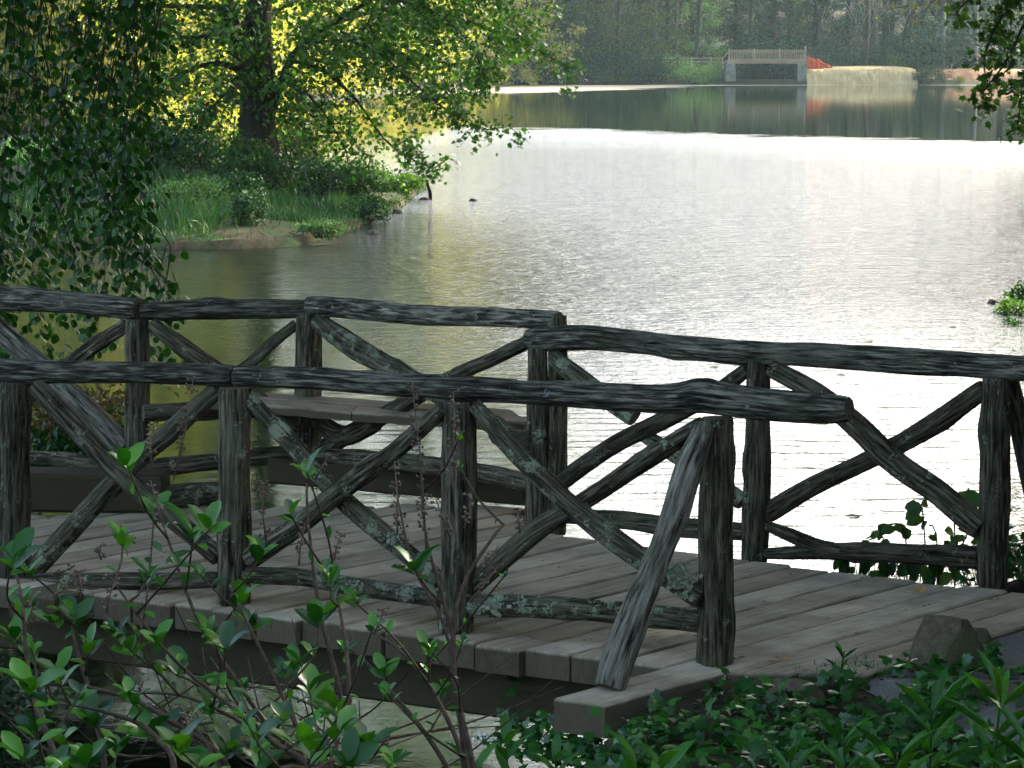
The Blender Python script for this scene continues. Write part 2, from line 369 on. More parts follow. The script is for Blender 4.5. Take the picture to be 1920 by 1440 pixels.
NEAR = [(-16, -14), (60, -14), (60, 236), (48, 236), (28, 130), (17, 80), (10.5, 55), (7.9, 43), (6.75, 38.3), (6.75, 36.5), (7.2, 33), (7.4, 30), (6.5, 26), (4.8, 20.5), (3.3, 16),
        (2.45, 14.45), (1.9, 13.9), (1.25, 13.3), (.7, 12.6), (.3, 12.0), (.1, 11.3), (-.05, 10.2), (-2.5, 9.2), (-8, 9), (-16, 12)]
def h_near(X, Y):
    d = sdist(X, Y, NEAR); n = nz(X, Y, .9, 3)*.05+nz(X, Y, 4, 9)*.022
    top = .84+np.maximum(0, 9.5-Y)*.135+np.maximum(0, np.minimum(X-7, 14))*np.clip((Y-14)/8, 0, 1)*.12
    hh = -.8+(top+.8)*sstep((d+.45)/.9)*1.0
    far = np.clip((Y-18)/8, 0, 1)
    return hh*(1-far)+(-.8+(top+.6)*sstep((d+.8)/3))*far+n*(1-.2*far)
def hn1(x, y): return float(h_near(np.array([[x]]), np.array([[y]]))[0, 0])
sheet('near_bank', np.linspace(-16, 18, 340), np.linspace(-14, 17, 260), h_near, M['soil'], -.7)
sheet('right_bank', np.concatenate([np.linspace(3, 14, 60), np.linspace(15, 60, 24)]), np.linspace(17, 236, 220), h_near, M['forest_floor'], -.7)
# peninsula
PEN = [(-60, 49), (-24, 50), (-11, 50.5), (-8.3, 48.5), (-6.6, 48.2), (-5.0, 48.0), (-3.9, 48.6), (-3.3, 51.5), (-2.9, 55), (-2.4, 60), (-2.35, 64), (-2.1, 68.5), (-2.2, 70.5), (-3.4, 72), (-7, 73), (-12, 76), (-25, 80), (-60, 84)]
def h_pen(X, Y):
    d = sdist(X, Y, PEN); return -.5+.66*sstep((d+.28)/.5)+sstep((d-.1)/7)*.95+nz(X, Y, .35, 5)*.12+nz(X, Y, 2, 8)*.05
def hp1(x, y): return float(h_pen(np.array([[x]]), np.array([[y]]))[0, 0])
sheet('peninsula', np.concatenate([np.linspace(-60, -17, 30), np.linspace(-16.5, -1, 110)]), np.linspace(45, 85, 150), h_pen, M['penin'], -.5)
# left shore + far shore
LEFT = [(-160, 84), (-30, 88), (-13.5, 92), (-11.5, 100), (-12.5, 125), (-14.2, 152), (-11, 180), (-7, 210), (-4, 234), (3, 237.5), (60, 237), (160, 237), (160, 420), (-160, 420)]
def h_far(X, Y):
    d = sdist(X, Y, LEFT); return -.6+1.0*sstep((d+1)/2.5)+np.maximum(0, d-8)*.16+np.maximum(0, d-26)*.14+nz(X, Y, .06, 5)*1.2*sstep(d/12)+nz(X, Y, .3, 8)*.2
def hf1(x, y): return float(h_far(np.array([[x]]), np.array([[y]]))[0, 0])
sheet('far_shore', np.linspace(-120, 120, 200), np.linspace(84, 330, 200), h_far, M['forest_floor'], -.5)
sheet('lake_bed', np.linspace(-160, 160, 10), np.linspace(-20, 400, 12), lambda X, Y: X*0-1.6, M['bed'])

# water
m, nt, N, L, b = newmat('lake_water')
geo = N.new('ShaderNodeNewGeometry'); pos = geo.outputs['Position']
sx = N.new('ShaderNodeSeparateXYZ'); L.new(pos, sx.inputs[0])
wob = noise(N, L, pos, .05, 3, .5)
# wind zone: calm beyond ~ 105 m (nearer on the right), a calm slick strip inside it
dist = math_(N, L, 'ADD', sx.outputs[1], math_(N, L, 'ADD', math_(N, L, 'ADD', math_(N, L, 'MULTIPLY', wob, 10.0), math_(N, L, 'MULTIPLY', noise(N, L, pos, .55, 4, .7, (.3, 1, 1)), 24.0)), math_(N, L, 'MULTIPLY', sx.outputs[0], .85)))
lee = math_(N, L, 'ADD', math_(N, L, 'ADD', sx.outputs[0], 2.3), math_(N, L, 'ADD', math_(N, L, 'MULTIPLY', math_(N, L, 'MAXIMUM', math_(N, L, 'SUBTRACT', 45.0, sx.outputs[1]), 0.0), -.16), math_(N, L, 'MULTIPLY', wob, 1.5)))
leem = ramp(N, L, math_(N, L, 'ADD', math_(N, L, 'DIVIDE', lee, 8.0), .5), [(.40, (.13,.13,.13)), (.62, (1,1,1))])
wind = ramp(N, L, math_(N, L, 'DIVIDE', dist, 200.0), [(.0, (1,1,1)), (.54, (1,1,1)), (.67, (0,0,0))])
streak = noise(N, L, pos, .5, 5, .65, (.08, .9, 1))
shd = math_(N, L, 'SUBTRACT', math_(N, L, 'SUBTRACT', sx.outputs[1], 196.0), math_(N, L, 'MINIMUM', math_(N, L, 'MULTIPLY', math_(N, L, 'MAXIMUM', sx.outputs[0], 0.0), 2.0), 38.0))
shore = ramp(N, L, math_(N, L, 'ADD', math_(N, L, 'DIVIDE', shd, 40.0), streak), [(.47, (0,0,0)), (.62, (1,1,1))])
r1 = noise(N, L, pos, 2.2, 5, .62, (.55, 1.5, 1)); r2 = noise(N, L, pos, 6.5, 3, .6, (.8, 1.15, 1)); r0 = noise(N, L, pos, .95, 4, .6, (.9, 1.25, 1))
# parallel ripples in the lee of the bridge
wv = N.new('ShaderNodeTexWave'); wv.wave_type = 'BANDS'; wv.bands_direction = 'Y'; wv.inputs['Scale'].default_value = .8; wv.inputs['Distortion'].default_value = 5.0
wv.inputs['Detail'].default_value = 3; wv.inputs['Detail Scale'].default_value = 1.4
mp = N.new('ShaderNodeMapping'); mp.inputs['Scale'].default_value = (.16, 1.0, 1); L.new(pos, mp.inputs[0]); L.new(mp.outputs[0], wv.inputs[0])
nearm = ramp(N, L, math_(N, L, 'DIVIDE', sx.outputs[1], 100.0), [(.26, (1,1,1)), (.40, (0,0,0))])
rip = math_(N, L, 'ADD', math_(N, L, 'ADD', math_(N, L, 'MULTIPLY', r1, .8), math_(N, L, 'MULTIPLY', r2, .30)), math_(N, L, 'MULTIPLY', r0, .45))
rip = math_(N, L, 'MULTIPLY', rip, math_(N, L, 'SUBTRACT', 1.0, math_(N, L, 'MULTIPLY', nearm, .80)))
rip = math_(N, L, 'ADD', rip, math_(N, L, 'MULTIPLY', math_(N, L, 'MULTIPLY', math_(N, L, 'MULTIPLY', wv.outputs['Fac'], ramp(N, L, math_(N, L, 'DIVIDE', sx.outputs[1], 100.0), [(.165, (.25,.25,.25)), (.22, (1,1,1))])), .05), nearm))
hgt = math_(N, L, 'MULTIPLY', math_(N, L, 'MULTIPLY', rip, leem), math_(N, L, 'ADD', math_(N, L, 'MULTIPLY', wind, .985), .006))
bp = bump(N, L, b, hgt, 1.0, .22)
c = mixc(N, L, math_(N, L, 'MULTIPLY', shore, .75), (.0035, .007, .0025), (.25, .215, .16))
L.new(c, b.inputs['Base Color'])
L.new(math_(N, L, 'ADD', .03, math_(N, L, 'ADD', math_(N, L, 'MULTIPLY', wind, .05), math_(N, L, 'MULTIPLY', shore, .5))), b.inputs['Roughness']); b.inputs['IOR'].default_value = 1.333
M['water'] = m
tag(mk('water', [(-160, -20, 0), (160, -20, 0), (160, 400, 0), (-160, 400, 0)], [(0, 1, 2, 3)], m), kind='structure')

# ================================================================== FOOTBRIDGE
DZ = .9
P0 = G(1342, 1243); P1 = G(858, 1183); u = (P1-P0).normalized(); sp_ = (P1-P0).length
fl = vplane(P0, P1)
Q0 = G(1861, 1094); Q2 = G(1020, 998); bl = vplane(Q0, Q2)
vq = (G(1837, 1089)-G(1376, 1215)).normalized(); v = Vector((vq.x, vq.y, 0)).normalized()
def uv(p):                                   # bridge coordinates (s along u, t along v) from P0
    d = p-P0; det = u.x*v.y-u.y*v.x
    return ((d.x*v.y-d.y*v.x)/det, (u.x*d.y-u.y*d.x)/det)
def xy(s, t, z=DZ): p = P0+u*s+v*t; return Vector((p.x, p.y, z))
bridge = empty('footbridge', (P0.x, P0.y, DZ), 'rustic footbridge of weathered grey logs and planks across the near water', 'footbridge')
LG = M['log']; LL = M['log_lichen']; LR = M['log_rail']; LP = M['log_pale']
def bl_(name, px, pl, mat=LG, push=0.0, **k): return plog(name, px, pl, mat, push, bridge, **k)
# --- deck: planks in one mesh
backpx = [(1935, 1117), (1820, 1104), (1440, 1054), (1060, 1006), (988, 957), (940, 940), (500, 905), (420, 948), (300, 960), (60, 962), (-300, 958)]
bst = sorted(uv(G(x, y)) for x, y in backpx)
def back_t(s): return float(np.interp(s, [q[0] for q in bst], [q[1] for q in bst]))
V = []; F = []; LC = []; RD = []
def plank(s0, s1, t0a, t0b, t1, zt, th, V=V, F=F, LC=LC, RD=RD, n=7):
    """a board from t0 (front, cut along the line t0a..t0b) to t1, with rounded arrises and a little cup"""
    q0 = len(V); r = rng.random(); off = rng.random()*9; wd = s1-s0
    prof = [(0, -th), (0, -.012), (.012, 0), (.5, rng.normal()*.0015+.001), (wd-.012, 0), (wd, -.012), (wd, -th)]
    prof = [(p if i != 3 else (wd/2, p[1])) for i, p in enumerate(prof)]
    m_ = len(prof); tz = rng.normal()*.0022; warp = rng.normal()*.002
    for i in range(n+1):
        f = i/n
        for j, (a, z) in enumerate(prof):
            ta = t0a+(t0b-t0a)*(a/wd); t = ta+(t1-ta)*f
            e = .006*mn.noise(Vector((t*3, off, a*9)))*(1 if j < 2 or j > 4 else 0)
            p = xy(s0+a+e, t, zt+z+tz+warp*math.sin(f*5)); V.append(p); LC.append((a+off, t+off*3, z)); RD.append(r)
    for i in range(n):
        for j in range(m_-1):
            a = q0+i*m_+j; F.append((a, a+1, a+1+m_, a+m_))
        F.append((q0+i*m_+m_-1, q0+i*m_, q0+(i+1)*m_, q0+(i+1)*m_+m_-1))
    F.append(tuple(q0+j for j in reversed(range(m_)))); F.append(tuple(q0+n*m_+j for j in range(m_)))
PW = .252
k = 0; s = .13
while s < 7.6:
    s1 = s+PW-.020
    tb = min(back_t(s), back_t(s1)) + rng.uniform(-.015, .015)
    f_ = -.17+rng.normal()*.012
    plank(s, s1, f_, f_+.0, tb, DZ, .13); s += PW
# boards beyond the end post: short chamfered one, then the sill
tb0 = back_t(-.3)
plank(-.13-PW*1.0, -.13-.012, -.02, -.12, tb0+.05, DZ-.002, .12)
plank(-.13-PW*2, -.13-PW-.012, .16, .02, tb0+.12, DZ-.004, .12)
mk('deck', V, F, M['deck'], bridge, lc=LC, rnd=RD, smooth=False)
def board(name, s0, s1, t0, t1, zt, th, mat, parent=bridge, n=9):
    V, F, LC, RD = [], [], [], []; plank(s0, s1, t0, t0, t1, zt, th, V, F, LC, RD, n); return mk(name, V, F, mat, parent, lc=LC, rnd=RD, smooth=False)
s_or, t_or = uv(G(1075, 1313))
board('outrigger_beam', -.125, .12, t_or+.0, back_t(0)+.05, DZ+.001, .15, M['deck'])
s3, t3 = uv(G(108, 1120))
board('outrigger_beam', s3+.0, s3+.3, t3-.02, t3+.5, DZ+.002, .14, M['timber'])
# stringers under the deck
def bar(name, a, b_, wd, ht, mat, parent, n=12):
    """squared timber between two top-centre points"""
    d = (b_-a); Lh = d.length; d = d.normalized(); sd = Vector((-d.y, d.x, 0)).normalized(); up = sd.cross(d)*-1
    if up.z < 0: up = -up
    V, F, LC, RD = [], [], [], []; r = rng.random(); o = rng.random()*10; bv = min(wd, ht)*.08
    pr = [(-wd/2, -ht+bv), (-wd/2, -bv), (-wd/2+bv, 0), (wd/2-bv, 0), (wd/2, -bv), (wd/2, -ht+bv), (wd/2-bv, -ht), (-wd/2+bv, -ht)]
    for i in range(n+1):
        for x, z in pr:
            jx = .02*wd*mn.noise(Vector((o+i*.7, x*9, z*9)))
            V.append(a+d*(Lh*i/n)+sd*(x+jx)+up*(z+jx*.7)); LC.append((x+o, Lh*i/n, z)); RD.append(r)
    for i in range(n):
        for j in range(8):
            q = i*8; F.append((q+j, q+(j+1) % 8, q+8+(j+1) % 8, q+8+j))
    F.append(tuple(reversed(range(8)))); F.append(tuple(n*8+j for j in range(8)))
    return mk(name, V, F, mat, parent, lc=LC, rnd=RD, smooth=False)
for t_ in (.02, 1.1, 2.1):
    bar('stringer', xy(.15, t_, DZ-.135), xy(7.4, t_, DZ-.135), .16, .25, M['timber_shaded'], bridge, 30)
bar('sill_beam', xy(-.5, .0, DZ-.14), xy(-.25, back_t(0), DZ-.14), .25, .2, M['timber'], bridge)
# --- kerb timbers
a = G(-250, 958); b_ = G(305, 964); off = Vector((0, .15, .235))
bar('kerb_timber', a+off, b_+off, .3, .235, M['timber_shaded'], bridge)
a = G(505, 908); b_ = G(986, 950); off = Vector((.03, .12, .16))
bar('kerb_timber', a+off, b_+off, .2, .16, M['timber_shaded'], bridge)
# --- front railing
bl_('post', [(1345, 783, 60), (1344, 900, 63), (1342, 1100, 66), (1341, 1244, 68)], fl, LG, seg=34, knots=2)
bl_('post', [(862, 752, 62), (862, 900, 66), (860, 1050, 66), (856, 1186, 62)], fl, LG, seg=34, knots=1)
bl_('post', [(441, 726, 60), (441, 880, 62), (438, 1000, 66), (434, 1130, 64)], fl, LG, seg=30, knots=2)
bl_('post', [(32, 716, 62), (28, 900, 60), (25, 1090, 60)], fl, LG, seg=30)
bl_('handrail', [(443, 705, 35), (600, 711, 36), (720, 719, 38), (860, 727, 43), (980, 735, 42), (1080, 739, 46), (1250, 748, 50), (1315, 745, 60), (1350, 750, 58), (1430, 758, 54), (1520, 764, 52), (1572, 766, 48), (1592, 766, 44)], fl, LR, seg=40, step=.02, knots=3, grow=.12)
bl_('handrail', [(-120, 697, 40), (20, 697, 44), (130, 697, 38), (280, 699, 37), (400, 702, 37), (441, 704, 37)], fl, LR, seg=34, knots=1, grow=.1)
bl_('brace', [(66, 724, 34), (140, 800, 36), (213, 878, 38), (313, 962, 38), (410, 1045, 36)], fl, LG, .05)
bl_('brace', [(412, 728, 34), (330, 800, 36), (245, 872, 36), (150, 975, 38), (58, 1072, 36)], fl, LL, -.03)
bl_('brace', [(460, 740, 30), (535, 822, 34), (620, 915, 36), (700, 985, 38), (825, 1090, 36)], fl, LL, -.03)
bl_('brace', [(832, 765, 32), (740, 845, 36), (640, 918, 40), (560, 985, 40), (468, 1048, 40)], fl, LG, .05)
bl_('brace', [(890, 760, 28), (970, 850, 38), (1080, 955, 40), (1180, 1032, 42), (1315, 1122, 42)], fl, LL, .05, knots=1)
bl_('brace', [(1318, 795, 32), (1220, 855, 36), (1090, 943, 36), (1000, 1000, 40), (884, 1100, 38)], fl, LG, -.03, knots=1)
bl_('bottom_rail', [(50, 1093, 32), (200, 1090, 33), (330, 1088, 30), (412, 1086, 30)], fl, LG)
bl_('bottom_rail', [(462, 1076, 30), (560, 1082, 33), (680, 1102, 35), (828, 1124, 34)], fl, LL)
bl_('bottom_rail', [(884, 1136, 42), (1000, 1138, 42), (1150, 1147, 42), (1316, 1166, 46)], fl, LL, seg=32)
# raking strut, foot on the outrigger
pts = []
tb = G(1143, 1290, DZ+.003); tt = onp(1322, 795, fl, .10)
for f, wd, dx in ((0, 58, 0), (.18, 60, -.006), (.4, 50, .0), (.62, 48, .01), (.8, 54, .0), (.93, 44, .004), (1, 34, 0)):
    p = tb.lerp(tt, f)+Vector((dx, 0, 0)); pts.append((p, wd/2*depth(p)/FPX))
_seed[0] += 1; strut = log('raking_strut', pts, bridge, LP, 77, seg=40, step=.018, grow=.17, knots=3)
# --- back railing
bl_('post', [(1869, 706, 54), (1867, 850, 56), (1862, 980, 58), (1859, 1098, 58)], bl, LG, seg=30)
bl_('post', [(1424, 676, 42), (1420, 820, 48), (1416, 950, 54), (1414, 1052, 50)], bl, LG, seg=30, knots=2)
bl_('post', [(1008, 652, 38), (1007, 800, 42), (1006, 900, 44), (1006, 1004, 44)], bl, LG, .04)
bl_('post', [(1045, 592, 34), (1045, 700, 36), (1043, 850, 40), (1040, 1002, 42)], bl, LG, -.03)
bl_('handrail', [(990, 634, 34), (1010, 634, 42), (1100, 633, 42), (1200, 643, 40), (1300, 654, 42), (1400, 661, 42), (1500, 664, 40), (1600, 671, 42), (1700, 678, 44), (1820, 685, 42), (2060, 698, 42)], bl, LR, seg=32, knots=2, grow=.11)
bl_('brace', [(1036, 668, 30), (1090, 712, 38), (1190, 783, 36)], bl, LL, .05)
bl_('brace', [(1200, 812, 26), (1290, 868, 34), (1392, 942, 32)], bl, LL, -.02)
bl_('brace', [(1402, 692, 26), (1340, 738, 32), (1230, 795, 36), (1130, 848, 34), (1042, 915, 34)], bl, LG, .0, knots=1)
bl_('brace', [(1445, 690, 34), (1530, 735, 40), (1591, 785, 46), (1680, 868, 46), (1760, 925, 46), (1838, 990, 46)], bl, LG, .05, knots=1)
bl_('brace', [(1846, 728, 36), (1760, 790, 38), (1680, 838, 36), (1600, 876, 34), (1520, 915, 36), (1438, 962, 40)], bl, LG, -.03)
bl_('bottom_rail', [(1060, 968, 26), (1150, 974, 32), (1260, 988, 38), (1398, 998, 34)], bl, LG)
bl_('bottom_rail', [(1428, 1037, 20), (1500, 1035, 26), (1580, 1034, 34), (1700, 1038, 38), (1836, 1046, 42)], bl, LG, seg=28, knots=2)
bl_('bottom_rail', [(1436, 985, 20), (1480, 1002, 26), (1530, 1024, 28), (1580, 1034, 26)], bl, LG, .01)
# outward strut beside the end post
pts = [(onp(1894, 712, bl, -.05), .045), (onp(1915, 820, bl, -.22), .05), (onp(1945, 960, bl, -.45), .055)]
log('raking_strut', pts, bridge, LG, 55, grow=.1)
# --- bay at the back (bench alcove)
Ap = onp(1045, 1002, bl, -.03); Bp = at(578, 885, 17.0); Cp = at(256, 905, 17.0); Dp = at(-85, 880, 17.8)
ab = vplane(Ap, Bp); bc = vplane(Bp, Cp); cdp = vplane(Cp, Dp)
bl_('post', [(580, 588, 48), (579, 720, 50), (576, 900, 52)], bc, LG)
bl_('post', [(257, 598, 46), (257, 750, 48), (256, 850, 46), (256, 930, 46)], bc, LG)
bl_('post', [(-85, 570, 46), (-85, 900, 46)], cdp, LG)
bl_('handrail', [(1048, 600, 30), (1010, 598, 32), (900, 594, 34), (750, 588, 34), (640, 577, 36), (582, 573, 34)], ab, LR, seg=30, grow=.1)
bl_('handrail', [(574, 578, 32), (480, 580, 34), (360, 582, 34), (264, 583, 30)], bc, LR, seg=30, grow=.1)
bl_('handrail', [(260, 578, 38), (170, 570, 38), (60, 563, 40), (-110, 552, 44)], cdp, LR, seg=30, grow=.1)
bl_('brace', [(596, 602, 34), (660, 648, 42), (740, 695, 40), (870, 765, 38), (985, 830, 34)], ab, LL, .03)
bl_('brace', [(992, 640, 26), (920, 675, 26), (850, 706, 28), (700, 790, 34), (590, 850, 36)], ab, LG, -.03)
bl_('brace', [(282, 608, 26), (340, 648, 34), (400, 690, 34), (560, 800, 32)], bc, LG, .03)
bl_('brace', [(556, 608, 20), (510, 645, 22), (465, 685, 24), (270, 845, 28)], bc, LG, -.03)
bl_('brace', [(-60, 560, 38), (0, 620, 40), (80, 690, 44), (160, 765, 46), (238, 842, 44)], cdp, LP, .03)
bl_('brace', [(240, 610, 24), (190, 640, 28), (145, 672, 28), (-80, 850, 30)], cdp, LG, -.03)
bl_('bottom_rail', [(248, 872, 30), (150, 866, 28), (60, 858, 26), (-80, 850, 30)], cdp, LG)
bl_('bottom_rail', [(262, 878, 34), (400, 866, 32), (570, 848, 34)], bc, LG)
bl_('bottom_rail', [(580, 855, 34), (700, 862, 36), (850, 878, 36), (1000, 905, 34)], ab, LG)
p1 = G(296, 958); p2 = G(425, 948)
log('edge_log', [(p1+Vector((0, .07, .07)), .065), (p1.lerp(p2, .5)+Vector((0, .07, .075)), .07), (p2+Vector((0, .07, .07)), .06)], bridge, LL, 91)
# lichen clumps as raised lobes
def lichen(px, plane, push, size, n, parent):
    V, F = [], []
    for i in range(n):
        x = px[0]+rng.normal()*size*.5; y = px[1]+rng.normal()*size*.5
        c_ = onp(x, y, plane, push+rng.uniform(-.005, .008)); r = size/FPX*depth(c_)*rng.uniform(.10, .24); q = len(V); sg = 7
        V.append(c_+plane[1]*r*.2)
        for k in range(sg):
            th = 6.283*k/sg; rr = r*rng.uniform(.6, 1.25); V.append(c_+Vector((math.cos(th)*rr, 0, math.sin(th)*rr))+plane[1]*r*rng.uniform(.1, .9))
        for k in range(sg): F.append((q, q+1+k, q+1+(k+1) % sg))
    return mk('lichen', V, F, M['lichen'], parent, smooth=False)
for o in [o for o in bridge.children if o.name.startswith('brace')]:
    pass
lichen((1272, 1082), fl, .11, 34, 90, bridge.children[[c_.name for c_ in bridge.children].index('brace.004')])
nr = [c_ for c_ in bridge.children if c_.name.startswith('bottom_rail')]
lichen((925, 1132), fl, .066, 24, 50, nr[2]); lichen((1165, 1148), fl, .066, 15, 26, nr[2]); lichen((980, 1130), fl, .066, 16, 26, nr[2])
lichen((735, 1010), fl, .03, 18, 30, [c_ for c_ in bridge.children if c_.name.startswith('brace')][2])
lichen((670, 1098), fl, .05, 16, 30, nr[1]); lichen((765, 1112), fl, .05, 16, 26, nr[1])

# --- bench
ZB = 1.45
bn = empty('bench', G(700, 800, ZB-.5), 'long wooden plank bench against the far railing of the bay', 'bench')
def quadboard(name, c4, th, mat, parent):
    """board from four top corners"""
    V, F, LC, RD = [], [], [], []; nn = 24; o = rng.random()*7
    a, b_, c_, d_ = c4; Lh = (b_-a).length; wdt = (d_-a).length
    for i in range(nn+1):
        f = i/nn; p = a.lerp(b_, f); q = d_.lerp(c_, f); jit = .006*mn.noise(Vector((f*9+o, 1, 1)))
        for (g, z) in ((0, -th), (0, -.01), (.04, 0), (.5, 0), (.96, 0), (1, -.01), (1, -th)):
            P = p.lerp(q, g); V.append(P+Vector((0, 0, z+jit))); LC.append((g*wdt+o, f*Lh, z)); RD.append(.5)
    for i in range(nn):
        for j in range(6): q = i*7; F.append((q+j, q+j+1, q+8+j, q+7+j))
        F.append((i*7+6, i*7, i*7+7, i*7+13))
    F.append(tuple(reversed(range(7)))); F.append(tuple(nn*7+j for j in range(7)))
    return mk(name, V, F, mat, parent, lc=LC, rnd=RD, smooth=False)
f0 = G(984, 792, ZB); f1 = G(660, 772, ZB); f2 = G(366, 748, ZB)
bk = Vector((.02, .26, 0))
quadboard('seat_board', [f0, f1+Vector((.0, 0, 0)), f1+bk, f0+bk], .06, M['bench'], bn)
e = (f1-f0).normalized()*.006
quadboard('seat_board', [f1+e, f2, f2+bk, f1+bk+e], .058, M['bench'], bn)
quadboard('seat_board', [f0.lerp(f1, .05)+bk*1.03, f2+bk*1.03, f2+bk*2, f0.lerp(f1, .12)+bk*2], .058, M['bench'], bn)
g = G(268, 775, ZB-.1)
log('support_log', [(g, .055), (G(420, 768, ZB-.1), .06), (G(620, 775, ZB-.12)+Vector((0, .2, 0)), .05)], bn, LG, 61, grow=.1)
log('support_brace', [(G(705, 800, ZB-.08)+Vector((0, .15, 0)), .05), (G(640, 830, ZB-.2)+Vector((0, .3, 0)), .06), (Bp+Vector((.05, -.02, .35)), .06)], bn, LG, 62, grow=.12)
log('support_log', [(onp(985, 812, ab, .02)+Vector((.0, -.25, 0)), .05), (onp(930, 815, ab, -.05), .05)], bn, LG, 63)

# nails and fallen leaves
def dead_leaf(x, y, z, size, lab, folded=False, col_='litter'):
    p = G(x, y, z)
    o = empty('fallen_leaf', p, lab, 'leaf')
    P = [(p.x, p.y, p.z+.004), (p.x, p.y, p.z+.006)]; D = [(-.8, .3, .55), (.75, .35, .6)] if folded else [(.8, .4, .12), (-.8, -.35, .1)]
    leaves('leaf_blade', P, D, [(.3, -.9, .5), (-.3, -.9, .5)] if folded else [(0, 0, 1)]*2, size, size*.55, T_OV, M[col_], o)
M['gold'] = leaf_mat('golden_dead_leaf', [(.35, .18, .03), (.45, .24, .05), (.5, .3, .08)], .3, .6)
dead_leaf(1727, 1112, DZ+.002, .045, 'golden curled fallen leaf on the planks near the end post', True, 'gold')
dead_leaf(1866, 1127, DZ+.002, .04, 'dark brown fallen leaf at the right end of the deck')
dead_leaf(1383, 1237, DZ+.002, .05, 'small brown fallen leaf beside the foot of the end post')
dead_leaf(933, 1182, DZ+.002, .03, 'tiny brown fallen leaf on planks right of the middle post')
dead_leaf(1465, 1240, DZ+.002, .06, 'pale yellow fallen leaf on the last plank', False, 'gold')

qs = np.array([(rng.uniform(-.3, 6.5), rng.uniform(-.1, 2.3)) for _ in range(260)]); P = np.array([tuple(xy(a, t, DZ+.004)) for a, t in qs]); n = len(P)
o = leaves('deck_debris', P, rdir(n, 0, .1), rdir(n, 5), rng.uniform(.008, .035, n), rng.uniform(.004, .014, n), T_RH, M['litter'], None); tag(o, 'tiny brown leaf bits and catkins strewn over the planks', 'debris', kind='stuff')
V, F = [], []
s = .13
while s < 7.4:
    for t_ in (.02, 1.1, 2.05):
        for a_ in (.05, .18):
            c_ = xy(s+a_, t_+rng.normal()*.012, DZ+.0035); q = len(V); V += [c_+Vector((.0055*math.cos(k*1.05), .0055*math.sin(k*1.05), 0)) for k in range(6)]; F.append(tuple(range(q, q+6)))
    s += PW
tag(mk('nails', V, F, M['bolt'], bridge, smooth=False), kind='stuff')
# ================================================================== path, rocks, ivy, near plants
pp = [(1470, 1258), (1560, 1247), (1700, 1255), (1940, 1300), (2250, 1330), (2500, 1180), (2300, 1075), (1950, 1100)]
e0 = G(1470, 1258); 
poly = [G(x, y, .87) for x, y in pp]
s0 = -.13-PW*2-.004
poly = [xy(s0, .1, .872), xy(s0-.5, -.25, .87), xy(s0-1.6, -.8, .868), xy(s0-4, -1.5, .868), xy(s0-4.5, 1.5, .868), xy(s0-1.2, 3.0, .868), xy(s0, 2.75, .872)]
V = []; nn = 40
a0, a1 = poly[0], poly[-1]
W_ = []
for i in range(nn+1):            # strips between the near and the far path edge
    f = i/nn
    near = catmull([tuple(p) for p in poly[:4]], .05); far = catmull([tuple(p) for p in poly[:3:-1]], .05)
    A = np.array(near[int(f*(len(near)-1))]); B = np.array(far[int(f*(len(far)-1))]); W_.append((A, B))
F = []
for i, (A, B) in enumerate(W_):
    for j in range(21):
        p = A+(B-A)*j/20; V.append((p[0], p[1], .874+.006*mn.noise(Vector((p[0]*3, p[1]*3, 0)))-(.03 if j in (0, 20) else 0)))
for i in range(nn):
    for j in range(20): q = i*21+j; F.append((q, q+21, q+22, q+1))
tag(mk('path', V, F, M['asphalt']), kind='structure')

def rock(name, c_, size, seed, mat, lab, rotz=0):
    import bmesh
    bm = bmesh.new(); bmesh.ops.create_icosphere(bm, subdivisions=5, radius=1)
    for vv in bm.verts:
        p = vv.co.copy(); d = 1+.28*mn.noise(p*1.1+Vector((seed, 0, 0)))+.14*mn.noise(p*2.6+Vector((0, seed, 0)))+.05*mn.noise(p*7+Vector((seed, seed, 0)))
        cell = mn.cell_vector(p*1.5+Vector((seed, 3, 1)))
        p = p*d
        for i_, nrm in enumerate(((.8, .2, .5), (-.5, -.6, .6), (-.8, .3, .3), (.3, -.9, .1), (.1, .1, 1), (.6, -.6, .3))):
            nv = Vector(nrm).normalized(); lim = .62+.1*((seed*(i_+1)*.37) % 1); k_ = p.dot(nv)
            if k_ > lim: p -= nv*(k_-lim)*.88
        vv.co = Vector((p.x*size[0], p.y*size[1], p.z*size[2]))
    me = bpy.data.meshes.new(name); bm.to_mesh(me); bm.free()
    me.polygons.foreach_set('use_smooth', [True]*len(me.polygons))
    o = link(name, me, mat); o.location = c_; o.rotation_euler[2] = rotz
    return tag(o, lab, 'rock')
rock('rock', G(1775, 1235, .92)+Vector((0, .02, .05)), (.20, .17, .19), 4.2, M['rock'], 'angular brown boulder in the ivy between deck and path', .3)
rock('rock', G(1836, 1205, .90)+Vector((0, .1, .0)), (.11, .09, .06), 8.1, M['rock'], 'small flat stone just behind the angular boulder', 1)
rock('rock', G(1490, 1325, .82), (.20, .17, .17), 2.9, M['rock'], 'rounded brown rock half buried in ivy below the deck corner', .2)
rock('rock', G(1600, 1262, .86), (.12, .08, .04), 5.7, M['rock'], 'low flat stone at the grassy edge of the deck end', .1)
rock('rock', G(1880, 1318, .84), (.26, .15, .12), 9.4, M['rock'], 'broad flat stone at the right edge among the lily leaves', .2)

